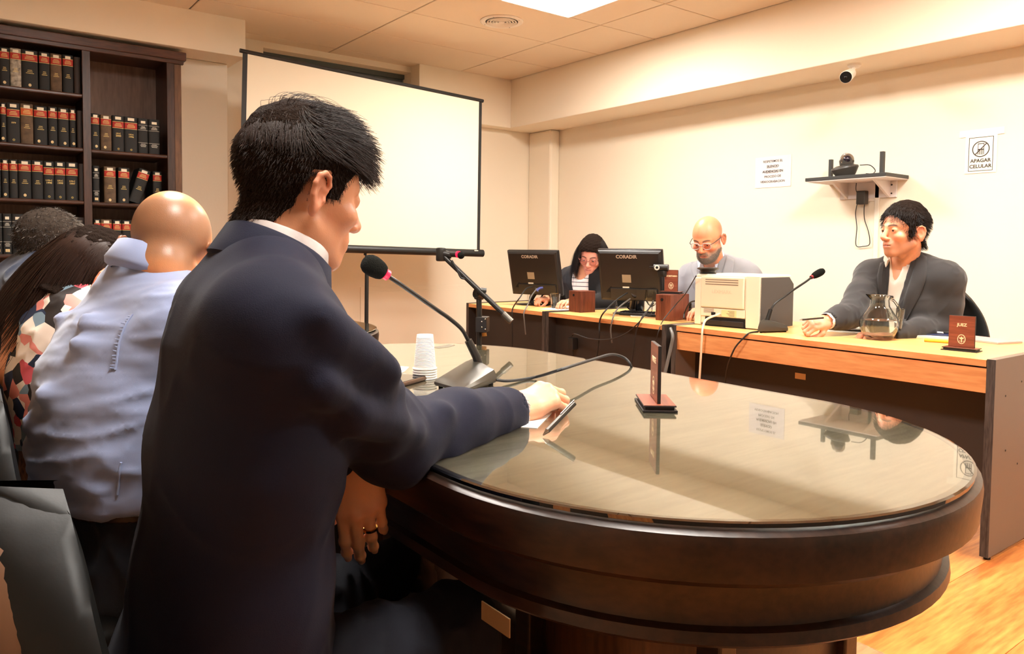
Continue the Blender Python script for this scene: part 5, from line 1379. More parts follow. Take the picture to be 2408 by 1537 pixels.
hair_base = mat('hair_undercoat', (34, 25, 20), 0.9, spec=0.05, bump=0.6, bscale=300); hair_base2 = mat('hair_undercoat_grey', (52, 44, 38), 0.9, spec=0.05)
hair_grey = mat('hair_grey', (128, 118, 108), 0.4, spec=0.5)
hair_mid = mat('hair_salt_dark', (44, 38, 34), 0.4, spec=0.5)
Z3 = (0, 0, 1)

# ---------------------------------------------------------------- the man in the navy suit, nearest
fw = nrm((0.955, 0.16, -0.225)); MH = head_axes(fw, 0.0); HC = at(706, 440, 1.13); S1_ = 0.95
side = np.array((0.12, 1.0, 0))
ts = st([(.305, 1.085, .38, .215, .160), (.312, 1.085, .52, .205, .148), (.328, 1.08, .68, .190, .124), (.343, 1.075, .86, .204, .122), (.350, 1.078, .99, .204, .104), (.362, 1.08, 1.055, .180, .088), (.372, 1.08, 1.095, .115, .070), (.385, 1.08, 1.13, .066, .060)], side)
Rs, Re, Rw = np.array((.328, .918, 1.045)), at(918, 1035, 1.175), at(1200, 968, 1.475)
Ls, Le, Lw = np.array((.378, 1.250, 1.045)), np.array((.40, 1.385, .84)), at(838, 1068, 1.25)
nk = (.378, 1.08, 1.06)
hp = head_mesh(h=0.0022, neck_to=local(nk, MH, HC, S1_), skin=(226, 162, 124), browc=(40, 28, 22), lips=1.05, nose=1.05, scalp=0.35)
SK1 = (232, 168, 130)
RA = hand_axes(at(1300, 918, 1.545)-Rw, (-0.28, -0.30, 0.9))
rh = hand_mesh([(0.62, 0.95, 0.45), (0.62, 1.05, 0.5), (0.68, 1.10, 0.5), (0.75, 1.10, 0.45)], [(0.75, 0.55, -0.35), (0.9, 0.05, -0.5), (0.8, -0.25, -0.55)], 1, spread=0.03, h=0.002, skin=SK1)
LA = hand_axes(np.array((0.05, -0.06, -1.0)), (-0.50, -0.84, 0.1))
lh = hand_mesh([(0.22, 0.34, 0.2), (0.26, 0.38, 0.22), (0.30, 0.40, 0.25), (0.36, 0.42, 0.25)], [(0.75, 0.62, -0.2), (0.98, 0.05, -0.15), (1.0, -0.05, -0.15)], -1, spread=0.012, h=0.002, skin=SK1)
p1 = person('young man in a navy suit reaching over the glass table with a pen', [
    (place(hp[0], MH, HC, S1_), hp[1], hp[2]), (place(rh[0], RA, Rw+RA[0]*0.015), rh[1], rh[2]), (place(lh[0], LA, Lw, 1.08), lh[1], lh[2]),
    simple_body(ts[:-1], [(Rs, Re, Rw), (Ls, Le, Lw)], side)], (0.35, 1.08, 0.0))
eyes(p1, MH, HC, S1_, look=(0, 1, -0.35))
v = Vol((.05, .72, .36), (1.08, 1.56, 1.22), 0.0062)
v.tube(ts[:-1], 0.04)
v.ell(Rs+[-0.004, 0.02, -0.01], (.074, .080, .074), 0.05); v.ell(Ls+[0, -0.02, -0.01], (.080, .082, .078), 0.05)
def sleeve(v, a, e, w, r=(.074, .070, .060, .056, .050), k=0.03, cut=0.0):
    a, e, w = [np.asarray(q, float) for q in (a, e, w)]
    v.chain([a, a+(e-a)*.5, e, e+(w-e)*.5, w-(w-e)*cut], list(r), k)
sleeve(v, Rs, Re, Rw-0.02*nrm(Rw-Re), (.068, .066, .064, .058, .050))
sleeve(v, Ls, Le, Lw-0.03*nrm(Lw-Le))
v.cone((.22, 1.09, .42), (.33, 1.09, .36), .10, .13, 0.08)
# wrist opening and neck opening
ed = nrm(Rw-Re); v.cone(Rw-0.055*ed, Rw+0.02*ed, .037, .046, 0.004, 's')
v.cone((.40, 1.08, 1.06), (.44, 1.08, 1.22), .056, .082, 0.01, 's')
# tension folds on shoulder, sleeve and back
for a, b, r in () if False else (((.38, .86, 1.02), (.50, .93, .94), .016), ((.36, .845, .97), (.50, .92, .90), .015), ((.42, .88, .92), (.55, .96, .87), .016), ((.50, .96, .86), (.57, 1.05, .91), .016), ((.56, 1.0, .80), (.64, 1.02, .88), .014), ((.66, 1.03, .80), (.72, 1.07, .875), .013), ((.47, .90, .98), (.36, .85, 1.06), .018)):
    v.cone(a, b, r, r*0.8, 0.035)
o, P, Q = cmesh('jacket', v, suit_navy, p1, [dict(amp=0.004, seed=5, f=11, an=(1, 1, 0.6))], rel=3)
MC = head_axes((0.93, 0.03, -0.33))
pr = [(0.0, -0.012), (-0.004, 0.026), (0.004, 0.034), (0.012, 0.028), (0.024, -0.016), (0.018, -0.022)]
collar('jacket_collar', suit_navy, p1, (.390, 1.08, 1.122), MC, .068, .068, -2.35, 2.35, pr, lambda a: (0.25*abs(a)/2.3, -0.018*(abs(a)/2.3)**2))
shirt_grey = mat('shirt_grey_check', (176, 166, 162), 0.8, var=0.18, vscale=30)
pr2 = [(0.0, -0.02), (-0.003, 0.030), (0.001, 0.034), (0.006, 0.030), (0.012, 0.006), (0.010, -0.014)]
collar('shirt_collar', shirt_grey, p1, (.395, 1.08, 1.130), MC, .060, .060, -2.7, 2.7, pr2, lambda a: (0.1, -0.010*(abs(a)/2.7)**2))
wv = nrm(Rw-Re)
v = Vol(*bounds([Rw-wv*0.05, Rw+wv*0.03], 0.07), 0.003); v.cone(Rw-wv*0.05, Rw+wv*0.006, .040, .041, 0); v.cone(Rw-wv*0.09, Rw+wv*0.03, .0375, .0385, 0, 's')
cmesh('shirt_cuff', v, shirt_grey, p1, rel=1)
# trousers
RK, LK = np.array((.655, 1.015, .52)), np.array((.67, 1.24, .52))
v = Vol((.12, .80, .0), (.95, 1.45, .66), 0.010)
for hh, kk, yy in (((.34, .99, .49), RK, .98), ((.34, 1.17, .49), LK, 1.25)):
    v.chain([hh, (np.array(hh)+kk)/2, kk], [.105, .088, .070], 0.04); v.chain([kk, (kk[0]+.03, yy, .28), (kk[0]+.06, yy, .07)], [.066, .058, .052], 0.03)
v.ell((.32, 1.08, .50), (.16, .20, .10), 0.05)
cmesh('trousers', v, trouser_navy, p1, [dict(amp=0.008, seed=3, f=22)])
shoe = mat('shoe_black', (16, 15, 15), 0.3)
def shoes(root, pts, d=(1, 0)):
    for (x, y) in pts:
        v = Vol((x-.16, y-.16, -.005), (x+.24, y+.16, .14), 0.006); dd = np.array((d[0], d[1], 0.0))
        v.chain([np.array((x, y, .045)), np.array((x, y, .036))+dd*.10, np.array((x, y, .03))+dd*.17], [.044, .040, .032], 0.03); v.cone((x, y, .05), (x, y, .10), .040, .042, 0.02)
        v.half((0, 0, 0.002), (0, 0, -1))
        cmesh('shoe', v, shoe, root)
shoes(p1, [(.715, .98), (.73, 1.25)])
# wedding ring on the drooping left hand
kq = np.array(KN[2])*[1, -1, 1]; a_ = 0.30; rp = place((kq+np.array((math.cos(a_), 0, -math.sin(a_)))*0.030-[0, 0, 0.002])[None], LA, Lw, 1.08)[0]
rd = np.array((math.cos(a_), 0, -math.sin(a_)))@LA
obj('wedding_ring', B().lathe([(.0108, -.0024), (.0122, -.0024), (.0122, .0024), (.0108, .0024), (.0108, -.0024)], n=24).xf(Matrix.Translation(rp) @ Vector(rd).to_track_quat('Z', 'Y').to_matrix().to_4x4()), mat('ring_gold', (220, 170, 80), 0.2, metal=1.0), p1, True)
# hair: short dark sides, longer tousled top falling over the brow
hP, hQ = hair_cap(0.004, 0.012, 0.068, -0.078, 0.016, -0.018, 0.003, 0.002, fr=0.004)
link('hair_cap', qmesh('hair_cap', place(hP, MH, HC, S1_), hQ, hair_base), p1, True)
def comb_top(p):
    o = np.zeros_like(p); f_ = sstep(-0.065, -0.02, p[:, 1])
    o[:, 1] = 0.95*f_+0.10*(1-f_); o[:, 2] = -0.9*(1-f_)-0.30*sstep(0.03, 0.09, p[:, 1])-0.5*sstep(0.09, 0.06, p[:, 2])*f_; o[:, 0] = -0.30*f_+0.15*np.sign(p[:, 0])
    return o
S = strands(hP, hQ, 9000, 0.046, comb_top, 11, 8, 0.20, 0.02, 0.14, mask=lambda c: sstep(0.040, 0.055, c[:, 2]), sk=0.005, lenfn=lambda p: 0.55+0.45*sstep(-0.06, 0.0, p[:, 1]))
hair_obj('hair', S, 0.00040, hair_dark, p1, MH, HC, S1_)
S = strands(hP, hQ, 700, 0.036, lambda p: np.tile([-0.1, 0.8, -0.35], (len(p), 1)), 12, 9, 0.35, 0.12, 0.32, mask=lambda c: sstep(0.05, 0.075, c[:, 1])*sstep(0.04, 0.06, c[:, 2]), sk=0.012)
hair_obj('fringe', S, 0.00034, hair_dark, p1, MH, HC, S1_)
S = strands(hP, hQ, 60, 0.080, lambda p: np.tile([0.0, 0.85, 0.15], (len(p), 1)), 13, 10, 0.6, 0.17, 0.12, mask=lambda c: sstep(0.095, 0.11, c[:, 2])*(c[:, 1] < -0.01), sk=0.02)
hair_obj('cowlick', S, 0.00030, hair_dark, p1, MH, HC, S1_)
S = strands(hP, hQ, 6000, 0.010, lambda p: np.stack([0.2*np.sign(p[:, 0]), -0.4*(p[:, 1] < 0)+0.1, -0.9+0*p[:, 0]], 1), 14, 4, 0.2, 0, 0.15, mask=lambda c: 1-sstep(0.04, 0.06, c[:, 2]))
hair_obj('side_hair', S, 0.00036, hair_dark, p1, MH, HC, S1_)
chair('black leather office chair with tan shell, nearest to the camera', (.34, 1.07), 0.0, zt=0.865)

# ---------------------------------------------------------------- bald man in the pale blue shirt
shirt_blue = cloth('shirt_pale_blue', (138, 150, 184), 0.55, 0.3, 900, 0.06)
fw = nrm((0.40, 0.80, -0.52)); MH = head_axes(fw, 0.05); HC = at(402, 584, 1.57)
side = np.array((-0.15, 1.0, 0))
ts = st([(.315, 1.68, .50, .190, .160), (.315, 1.68, .62, .195, .150), (.300, 1.70, .74, .212, .160), (.312, 1.71, .86, .215, .152), (.345, 1.715, .945, .202, .126), (.358, 1.712, 1.010, .172, .098), (.352, 1.704, 1.050, .115, .078), (.365, 1.695, 1.085, .066, .062)], side)
Rs, Re, Rw = np.array((.380, 1.530, .985)), np.array((.52, 1.43, .845)), np.array((.64, 1.60, .845))
Ls, Le, Lw = np.array((.390, 1.875, .985)), np.array((.50, 1.98, .845)), np.array((.74, 1.90, .845))
hp = head_mesh(h=0.003, neck_to=local((.350, 1.70, 1.03), MH, HC), skin=(228, 152, 100), jaw=1.08, scalp=0.8)
hnd = hand_mesh([(0.2, 0.4, 0.3)]*4, [(0.7, 0.6, -0.2), (1, 0.2, -0.2), (1, 0.1, -0.1)], 1, h=0.0035)
hnl = hand_mesh([(0.2, 0.4, 0.3)]*4, [(0.7, 0.6, -0.2), (1, 0.2, -0.2), (1, 0.1, -0.1)], -1, h=0.0035)
AX = hand_axes((1, 0.15, 0), Z3)
p2 = person('bald man in a pale blue shirt seen from behind, leaning forward', [(place(hp[0], MH, HC), hp[1], hp[2]), (place(hnd[0], AX, Rw), hnd[1], hnd[2]), (place(hnl[0], AX, Lw), hnl[1], hnl[2]), simple_body(ts[:-1], [(Rs, Re, Rw), (Ls, Le, Lw)], side)], (0.31, 1.69, 0.0))
v = Vol((.02, 1.30, .56), (.88, 2.12, 1.16), 0.0068)
v.tube(ts[:-1], 0.05)
v.ell(Rs+[-0.01, 0.02, -0.01], (.082, .08, .078), 0.06); v.ell(Ls+[-0.01, -0.02, -0.01], (.082, .08, .078), 0.06)
sleeve(v, Rs, Re, Rw, (.078, .076, .066, .058, .046)); sleeve(v, Ls, Le, Lw, (.078, .076, .066, .058, .046))
v.cone((.365, 1.70, 1.05), (.40, 1.69, 1.18), .055, .080, 0.01, 's')
v.half((0, 0, .648), (0, 0, -1), 0.01)
for a, b, r in (((.14, 1.66, .72), (.22, 1.52, .70), .014), ((.15, 1.70, .68), (.23, 1.53, .66), .013), ((.15, 1.70, .655), (.24, 1.54, .635), .012), ((.13, 1.68, .80), (.24, 1.52, .76), .012), ((.15, 1.63, .86), (.27, 1.53, .84), .012), ((.20, 1.60, .96), (.31, 1.50, .93), .012), ((.22, 1.62, 1.0), (.33, 1.52, .97), .011), ((.2, 1.80, .99), (.25, 1.74, .90), .012)):
    v.cone(a, b, r, r*0.7, 0.03)
o, P, Q = cmesh('shirt', v, shirt_blue, p2, [dict(amp=0.006, seed=21, f=11, an=(0.8, 0.8, 2.2)), dict(amp=0.0015, seed=29, f=30, an=(1, 1, 1.8))])
MC = head_axes((0.90, 0.20, -0.38))
collar('shirt_collar', shirt_blue, p2, (.348, 1.680, 1.092), MC, .072, .072, -2.4, 2.4, [(0.0, -0.02), (-0.003, 0.034), (0.001, 0.040), (0.007, 0.036), (0.018, -0.004), (0.014, -0.014)])
from mathutils.bvhtree import BVHTree
def on_surface(P, Q, pts, d, off=0.0012):
    t = BVHTree.FromPolygons([tuple(p) for p in P], [tuple(int(i) for i in q) for q in Q]); out = []
    for p in pts:
        h = t.ray_cast(Vector(p), Vector(d))
        out.append(h[0]+h[1]*off if h[0] is not None else Vector(p))
    return out
# puckered seam where the right sleeve is set in and the side seam
sp = [at(352, 700, 1.2), at(330, 735, 1.2), at(315, 780, 1.2), at(308, 830, 1.2), at(304, 850, 1.2)]
sq = []
for q in smooth_path(sp, 5):
    sq += on_surface(P, Q, [np.array(q)-ray(380, 720)/F_PX*0.8], ray(*[320, 770]), 0.001)
obj('armhole_seam', B().tube(sq, 0.0022, 6), shirt_blue, p2, True)
rr_ = random.Random(4)
for i in range(1, len(sq)-1, 1):
    a = sq[i]; b = a+Vector((-0.004-0.005*rr_.random(), 0.002, 0.003*rr_.random()))
    obj('seam_pucker', B().tube([a, b], [0.0020, 0.0008], 5), shirt_blue, p2, True)
sp = [at(285, 1085, 1.3), at(281, 1110, 1.3), at(279, 1140, 1.3), at(276, 1165, 1.3)]
obj('side_seam', B().tube(on_surface(P, Q, [np.array(q)-ray(280, 1120)/F_PX*0.4 for q in smooth_path(sp, 4)], ray(280, 1120), 0.001), 0.0022, 6), shirt_blue, p2, True)
jeans = cloth('trousers_dark_denim', (20, 24, 32), 0.8, 0.1)
v = Vol((.08, 1.40, .0), (.95, 2.0, .68), 0.010)
RK, LK = np.array((.70, 1.58, .51)), np.array((.70, 1.80, .51))
for hh, kk in (((.33, 1.59, .50), RK), ((.33, 1.77, .50), LK)):
    v.chain([hh, (np.array(hh)+kk)/2, kk], [.112, .095, .072], 0.04); v.chain([kk, kk+[.03, 0, -.23], kk+[.04, 0, -.44]], [.066, .058, .052], 0.03)
v.tube(st([(.32, 1.68, .44, .19, .165), (.310, 1.685, .668, .196, .150)], side), 0.04); v.half((0, 0, .665), (0, 0, 1))
cmesh('trousers', v, jeans, p2, [dict(amp=0.008, seed=8, f=20)])
v = Vol((.05, 1.4, .60), (.60, 2.0, .68), 0.006); v.tube(st([(.310, 1.685, .60, .201, .155), (.310, 1.685, .70, .201, .155)], side), 0); v.half((0, 0, .662), (0, 0, 1)); v.half((0, 0, .632), (0, 0, -1))
cmesh('belt', v, mat('belt_brown', (34, 20, 14), 0.4), p2, rel=1)
shoes(p2, [(.74, 1.58), (.74, 1.80)])
chair('black leather office chair behind the bald man in the blue shirt', (.31, 1.66), 0.0)

# ---------------------------------------------------------------- woman with long dark hair and a tattooed shoulder
fw = nrm((0.80, 0.25, -0.62)); MH = head_axes(fw, -0.10); HC = at(216, 656, 2.0)
side = np.array((-0.1, 1.0, 0))
ts = st([(.30, 2.28, .50, .185, .15), (.29, 2.28, .64, .175, .14), (.265, 2.29, .80, .172, .128), (.265, 2.29, .92, .175, .110), (.285, 2.28, .985, .150, .085), (.31, 2.28, 1.02, .085, .066)], side)
Rs, Re, Rw = at(102, 706, 1.99), at(52, 868, 1.96), at(225, 940, 2.02)
Ls, Le, Lw = np.array((.29, 2.45, .95)), np.array((.42, 2.50, .82)), np.array((.66, 2.42, .83))
hp = head_mesh(h=0.003, neck_to=local((.29, 2.28, .97), MH, HC), skin=(224, 150, 112), female=True, jaw=0.9)
v = Vol((-.02, 1.95, .66), (.85, 2.65, 1.10), 0.006)
v.tube([(p, s, a-.012, b-.012) for p, s, a, b in ts[1:]], 0.04)
v.chain([Rs+[0.02, 0.03, 0.0], Rs, (Rs+Re)/2, Re, (Re+Rw)/2, Rw], [.060, .066, .060, .050, .045, .034], 0.03)
v.chain([Ls, Le, Lw], [.062, .050, .034], 0.03)
bP, bQ = v.net(); bP = relax(bP, bQ, 2, .5)
hn = hand_mesh([(0.2, 0.4, 0.3)]*4, [(0.7, 0.6, -0.2), (1, 0.2, -0.2), (1, 0.1, -0.1)], 1, h=0.0035)
p3 = person('woman with long dark hair and star tattoo, head bowed over the table', [(place(hp[0], MH, HC), hp[1], hp[2]), (bP, bQ, lin(230, 152, 104)), (place(hn[0], hand_axes(Rw-Re, Z3), Rw, .95), hn[1], hn[2]), (place(hnl[0], hand_axes((1, -.1, 0), Z3), Lw, .95), hnl[1], hnl[2])], (0.29, 2.28, 0.0))
floral = mat('blouse_floral', (220, 200, 186), 0.7)
nt = floral.node_tree; N_, L_ = nt.nodes, nt.links
tc = N_.new('ShaderNodeTexCoord'); vo = N_.new('ShaderNodeTexVoronoi'); vo.inputs['Scale'].default_value = 26; L_.new(tc.outputs['Object'], vo.inputs['Vector'])
cr = N_.new('ShaderNodeValToRGB'); cr.color_ramp.interpolation = 'CONSTANT'
sx = N_.new('ShaderNodeSeparateColor'); L_.new(vo.outputs['Color'], sx.inputs[0]); L_.new(sx.outputs[0], cr.inputs[0])
cols = [(0.0, (236, 222, 208)), (0.26, (214, 92, 104)), (0.42, (40, 52, 78)), (0.56, (240, 226, 214)), (0.70, (120, 144, 160)), (0.80, (226, 140, 130)), (0.90, (40, 34, 32))]
cr.color_ramp.elements[0].color = srgb(*cols[0][1]); cr.color_ramp.elements[1].position = cols[1][0]; cr.color_ramp.elements[1].color = srgb(*cols[1][1])
for p_, c_ in cols[2:]:
    e = cr.color_ramp.elements.new(p_); e.color = srgb(*c_)
L_.new(cr.outputs[0], N_['Principled BSDF'].inputs['Base Color'])
v = Vol((.02, 2.03, .62), (.52, 2.55, 1.06), 0.006)
v.tube([(p, s, a+.004, b+.004) for p, s, a, b in ts[1:-1]], 0.04)
v.cone(Rs+[0.03, 0.06, 0.05], Rs+[0.02, 0.09, -0.02], .045, .05, 0.03)
v.chain([Rs+[-0.02, -0.06, 0.02], Rs+[-0.01, -0.02, -0.02], (Rs+Re)/2+[-0.0, -0.05, 0]], [.058, .062, .060], 0.012, 's')
v.chain([Ls+[0.02, 0.05, 0.0], (Ls+Le)/2], [.06, .06], 0.012, 's')
v.cone((.33, 2.28, 1.0), (.40, 2.28, 1.10), .06, .09, 0.01, 's')
cmesh('blouse', v, floral, p3, [dict(amp=0.006, seed=41, f=24)])
# star tattoo lying on the upper arm
tp = np.array(at(97, 712, 1.7)); ex, ey = nrm(ROT[0]), nrm(-ROT[1]); tb = B()
vd = ray(97, 712)
def tl(b, a0, r0, a1, r1, w):
    n = 6; pts = []
    for k in range(n+1):
        q = (1-k/n)*np.array((r0*math.cos(a0), r0*math.sin(a0)))+k/n*np.array((r1*math.cos(a1), r1*math.sin(a1)))
        pts.append(tp+ex*q[0]+ey*q[1])
    b.tube(on_surface(bP, bQ, pts, vd, 0.0003), w, 5)
for k in range(8):
    a = k*PI/4+0.12; R_ = 0.026 if k % 2 == 0 else 0.015
    tl(tb, a, 0.003, a, R_, 0.0006)
    for s in (-1, 1): tl(tb, a+s*0.38, 0.008, a, R_, 0.0006)
tl(tb, 1.45, 0.026, 1.40, 0.040, 0.0004)
obj('star_tattoo', tb, mat('tattoo_ink', (92, 62, 48), 0.6), p3, True)
v = Vol((.0, 2.0, .0), (.95, 2.60, .66), 0.011)
for yy in (2.19, 2.37): v.chain([(.31, yy, .50), (.70, yy, .50), (.74, yy, .06)], [.105, .07, .05], 0.03)
v.tube(st([(.30, 2.28, .44, .18, .15), (.29, 2.28, .645, .17, .135)], side), 0.04)
cmesh('trousers', v, mat('leopard_print', (120, 84, 56), 0.8, var=0.8, vscale=50), p3)
shoes(p3, [(.75, 2.19), (.75, 2.37)])
hP, hQ = hair_cap(0.014, 0.010, 0.060, -0.10, -0.05, -0.06, 0.0035, 0.004)
link('hair_cap', qmesh('hair_cap', place(hP, MH, HC), hQ, hair_base), p3, True)
gl = MH@np.array((0, 0, -1.0)); bw_ = MH@nrm((-0.42, 0.40, -0.82))
def comb_long(p):
    w = sstep(-0.03, -0.10, p@np.asarray(gl)*-1+0*p[:, 0])[:, None]
    c = bw_*0.95+0.04*gl+np.stack([0.25*np.sign(p[:, 0])*(np.abs(p[:, 0]) < .08), -0.3*sstep(-0.02, 0.09, p[:, 2]), 0*p[:, 0]], 1); return c
S = strands(hP, hQ, 5200, 0.30, comb_long, 51, 16, 0.12, 0.0, 0.05, mask=lambda c: sstep(-0.02, 0.05, c[:, 2])*(1-sstep(0.075, 0.09, c[:, 1])), sk=0.012, lenfn=lambda p: 0.75+0.4*sstep(0.03, -0.05, p[:, 1]))
hair_obj('hair', S, 0.00085, hair_brown, p3, MH, HC)
S = strands(hP, hQ, 1500, 0.15, lambda p: np.tile(0.7*gl+0.35*bw_, (len(p), 1)), 52, 12, 0.15, 0.0, 0.05, mask=lambda c: (c[:, 1] > 0.0)*(c[:, 0] < -0.02)*(c[:, 2] > -0.05), sk=0.014)
hair_obj('front_locks', S, 0.00080, hair_brown, p3, MH, HC)
chair('black leather office chair under the long haired woman', (.28, 2.28), 0.0, zt=0.86)

# ---------------------------------------------------------------- grey haired man in navy, farthest of the seated row
fw = nrm((0.96, 0.16, -0.14)); MH = head_axes(fw, 0.0); HC = at(122, 582, 2.42)
side = np.array((-0.1, 1.0, 0))
ts = st([(.27, 2.83, .55, .20, .15), (.25, 2.83, .80, .205, .14), (.235, 2.83, .95, .215, .125), (.25, 2.83, 1.02, .18, .095), (.265, 2.83, 1.055, .10, .07)], side)
Rs, Re, Rw = np.array((.24, 2.65, .985)), np.array((.30, 2.60, .78)), np.array((.58, 2.70, .83))
Ls, Le, Lw = np.array((.24, 3.01, .985)), np.array((.34, 3.05, .80)), np.array((.60, 2.95, .83))
hp = head_mesh(h=0.0032, neck_to=local((.262, 2.83, .99), MH, HC), skin=(226, 158, 122), scalp=0.6)
p4 = person('grey haired man in a navy polo shirt before the bookcase', [(place(hp[0], MH, HC), hp[1], hp[2]), (place(hnd[0], AX, Rw), hnd[1], hnd[2]), (place(hnl[0], AX, Lw), hnl[1], hnl[2]), simple_body(ts[:-1], [(Rs, Re, Rw), (Ls, Le, Lw)], side)], (0.25, 2.83, 0.0))
polo = cloth('polo_navy', (38, 46, 66), 0.85, 0.15)
v = Vol((-.02, 2.45, .52), (.62, 3.2, 1.12), 0.008); v.tube(ts, 0.05); v.ell(Rs, (.08, .08, .076), 0.05); v.ell(Ls, (.08, .08, .076), 0.05)
v.chain([Rs, (Rs+Re)/2, Re], [.074, .068, .056], 0.03); v.chain([Ls, (Ls+Le)/2, Le], [.074, .068, .056], 0.03)
v.cone((.28, 2.83, 1.02), (.31, 2.83, 1.14), .056, .07, 0.01, 's')
cmesh('polo_shirt', v, polo, p4, [dict(amp=0.008, seed=61, f=18)])
collar('polo_collar', polo, p4, (.268, 2.83, 1.045), head_axes((0.95, 0.05, -0.25)), .060, .060, -2.5, 2.5, [(0.0, -0.02), (-0.003, 0.030), (0.004, 0.036), (0.012, 0.028), (0.022, -0.012), (0.014, -0.02)])
v = Vol((.0, 2.5, .0), (.95, 3.15, .6), 0.012)
for yy in (2.74, 2.92): v.chain([(.29, yy, .50), (.68, yy, .50), (.72, yy, .06)], [.105, .07, .05], 0.03)
v.ell((.28, 2.83, .50), (.15, .19, .10), 0.05)
cmesh('trousers', v, jeans, p4); shoes(p4, [(.72, 2.74), (.72, 2.92)])
hP, hQ = hair_cap(0.004, 0.004, 0.062, -0.080, 0.010, -0.022, 0.0035, 0.0015)
link('hair_cap', qmesh('hair_cap', place(hP, MH, HC), hQ, hair_base2), p4, True)
cb_ = lambda p: np.stack([0.15*np.sign(p[:, 0]), 0.5*sstep(0.02, 0.08, p[:, 2])-0.15, -0.3+0.0*p[:, 0]], 1)
S = strands(hP, hQ, 3500, 0.012, cb_, 71, 4, 0.3, 0, 0.3); hair_obj('hair', S, 0.0006, hair_mid, p4, MH, HC)
S = strands(hP, hQ, 1500, 0.013, cb_, 72, 4, 0.35, 0, 0.3, mask=lambda c: sstep(-0.02, 0.05, c[:, 1])+0.15); hair_obj('grey_hair', S, 0.0006, hair_grey, p4, MH, HC)
chair('black leather office chair under the grey haired man', (.24, 2.83), 0.0, zt=0.84)
# ---------------------------------------------------------------- the three people behind the desks
def vcut(v, top, low, r0, r1, fwd):
    "V shaped front opening of a jacket"
    top, low, fwd = [np.asarray(q, float) for q in (top, low, fwd)]
    for t in np.linspace(0, 0.12, 4): v.cone(top+fwd*t, low+fwd*t, r0, r1, 0.006, 's')
SURF = []
def seated(label, HC, fw, roll, s, ts, side, arms, mats, loc, skin, head_kw, vneck=None, hands=None, jk='jacket', fold=None, h=0.006, extra=None, shirt_off=0.012, pants=True):
    MH = head_axes(nrm(fw), roll)
    nk = np.asarray(ts[-2][0], float)-[0, 0, 0.02]
    hp = head_mesh(neck_to=local(nk, MH, HC, s), skin=skin, **head_kw)
    parts = [(place(hp[0], MH, HC, s), hp[1], hp[2])]
    for hm, ax, w, sc in hands or []: parts.append((place(hm[0], ax, w, sc), hm[1], hm[2]))
    parts.append(simple_body(ts[:-1], arms, side))
    p = person(label, parts, loc)
    pts = [q for q, *_ in ts]+[q for a in arms for q in a]
    lo, hi = bounds(pts, 0.26)
    v = Vol(lo, hi, h); v.tube(ts[:-1], 0.05)
    for a in arms:
        v.ell(a[0], (.078, .078, .074), 0.05); sleeve(v, a[0], a[1], np.asarray(a[2])-0.02*nrm(np.asarray(a[2])-np.asarray(a[1])), (.072, .069, .060, .055, .046))
        ed = nrm(np.asarray(a[2])-np.asarray(a[1])); v.cone(np.asarray(a[2])-0.05*ed, np.asarray(a[2])+0.03*ed, .034, .044, 0.004, 's')
    t0 = np.asarray(ts[-1][0], float)
    v.cone(np.asarray(ts[-2][0])+fd*.01, t0+fd*.03+[0, 0, .08], .066, .095, 0.01, 's')
    if extra: extra(v)
    if vneck: vcut(v, *vneck)
    p_ = cmesh(jk, v, mats[0], p, fold or [dict(amp=0.004, seed=len(label), f=15, an=(1, 1, 0.7))])
    if len(mats) > 1:
        v = Vol(lo, hi, h); v.tube([(q, sd, a-shirt_off, b-shirt_off) for q, sd, a, b in ts], 0.04)
        v.cone(np.asarray(ts[-2][0]), t0+[0, 0, .08], .054, .070, 0.01, 's')
        if len(vneck) > 4 if vneck else False: pass
        p['shirt_volume'] = 1; del p['shirt_volume']
        SURF[:] = [p_[1:]]
        return p, MH, v
    return p, MH, None
def patch(name, root, m, surf, A, Bp, off=0.004, n=5, th=0.002):
    "a cloth flap (lapel, collar wing) lying on the surface between two outlines given as sight lines"
    tr = [BVHTree.FromPolygons([tuple(p) for p in P], [tuple(int(i) for i in q) for q in Q]) for P, Q in surf]
    def hit(p):
        d = Vector(ray(*p)).normalized(); best = None
        for t in tr:
            h = t.ray_cast(Vector(CAM), d)
            if h[0] is not None and (best is None or h[3] < best[1]): best = (h[0]-d*off, h[3])
        return best[0] if best else None
    A = [np.array(a, float) for a in A]; Bp = [np.array(a, float) for a in Bp]
    def res(L, k): 
        i = min(int(k*(len(L)-1)), len(L)-2); f = k*(len(L)-1)-i; return L[i]*(1-f)+L[i+1]*f
    b = B(); m_ = 10; g = []
    for i in range(m_+1):
        row = []
        for j in range(n+1):
            p = res(A, i/m_)*(1-j/n)+res(Bp, i/m_)*(j/n); row.append(hit(p))
        g.append(row)
    g = [r for r in g if all(q is not None for q in r)]
    if len(g) < 2: return None
    vs = [[b.bm.verts.new(q) for q in r] for r in g]
    for r0, r1 in zip(vs, vs[1:]):
        for j in range(n): b.bm.faces.new((r0[j], r0[j+1], r1[j+1], r1[j]))
    o = obj(name, b, m, root, True)
    s_ = o.modifiers.new('thickness', 'SOLIDIFY'); s_.thickness = th; s_.offset = 0
    return o
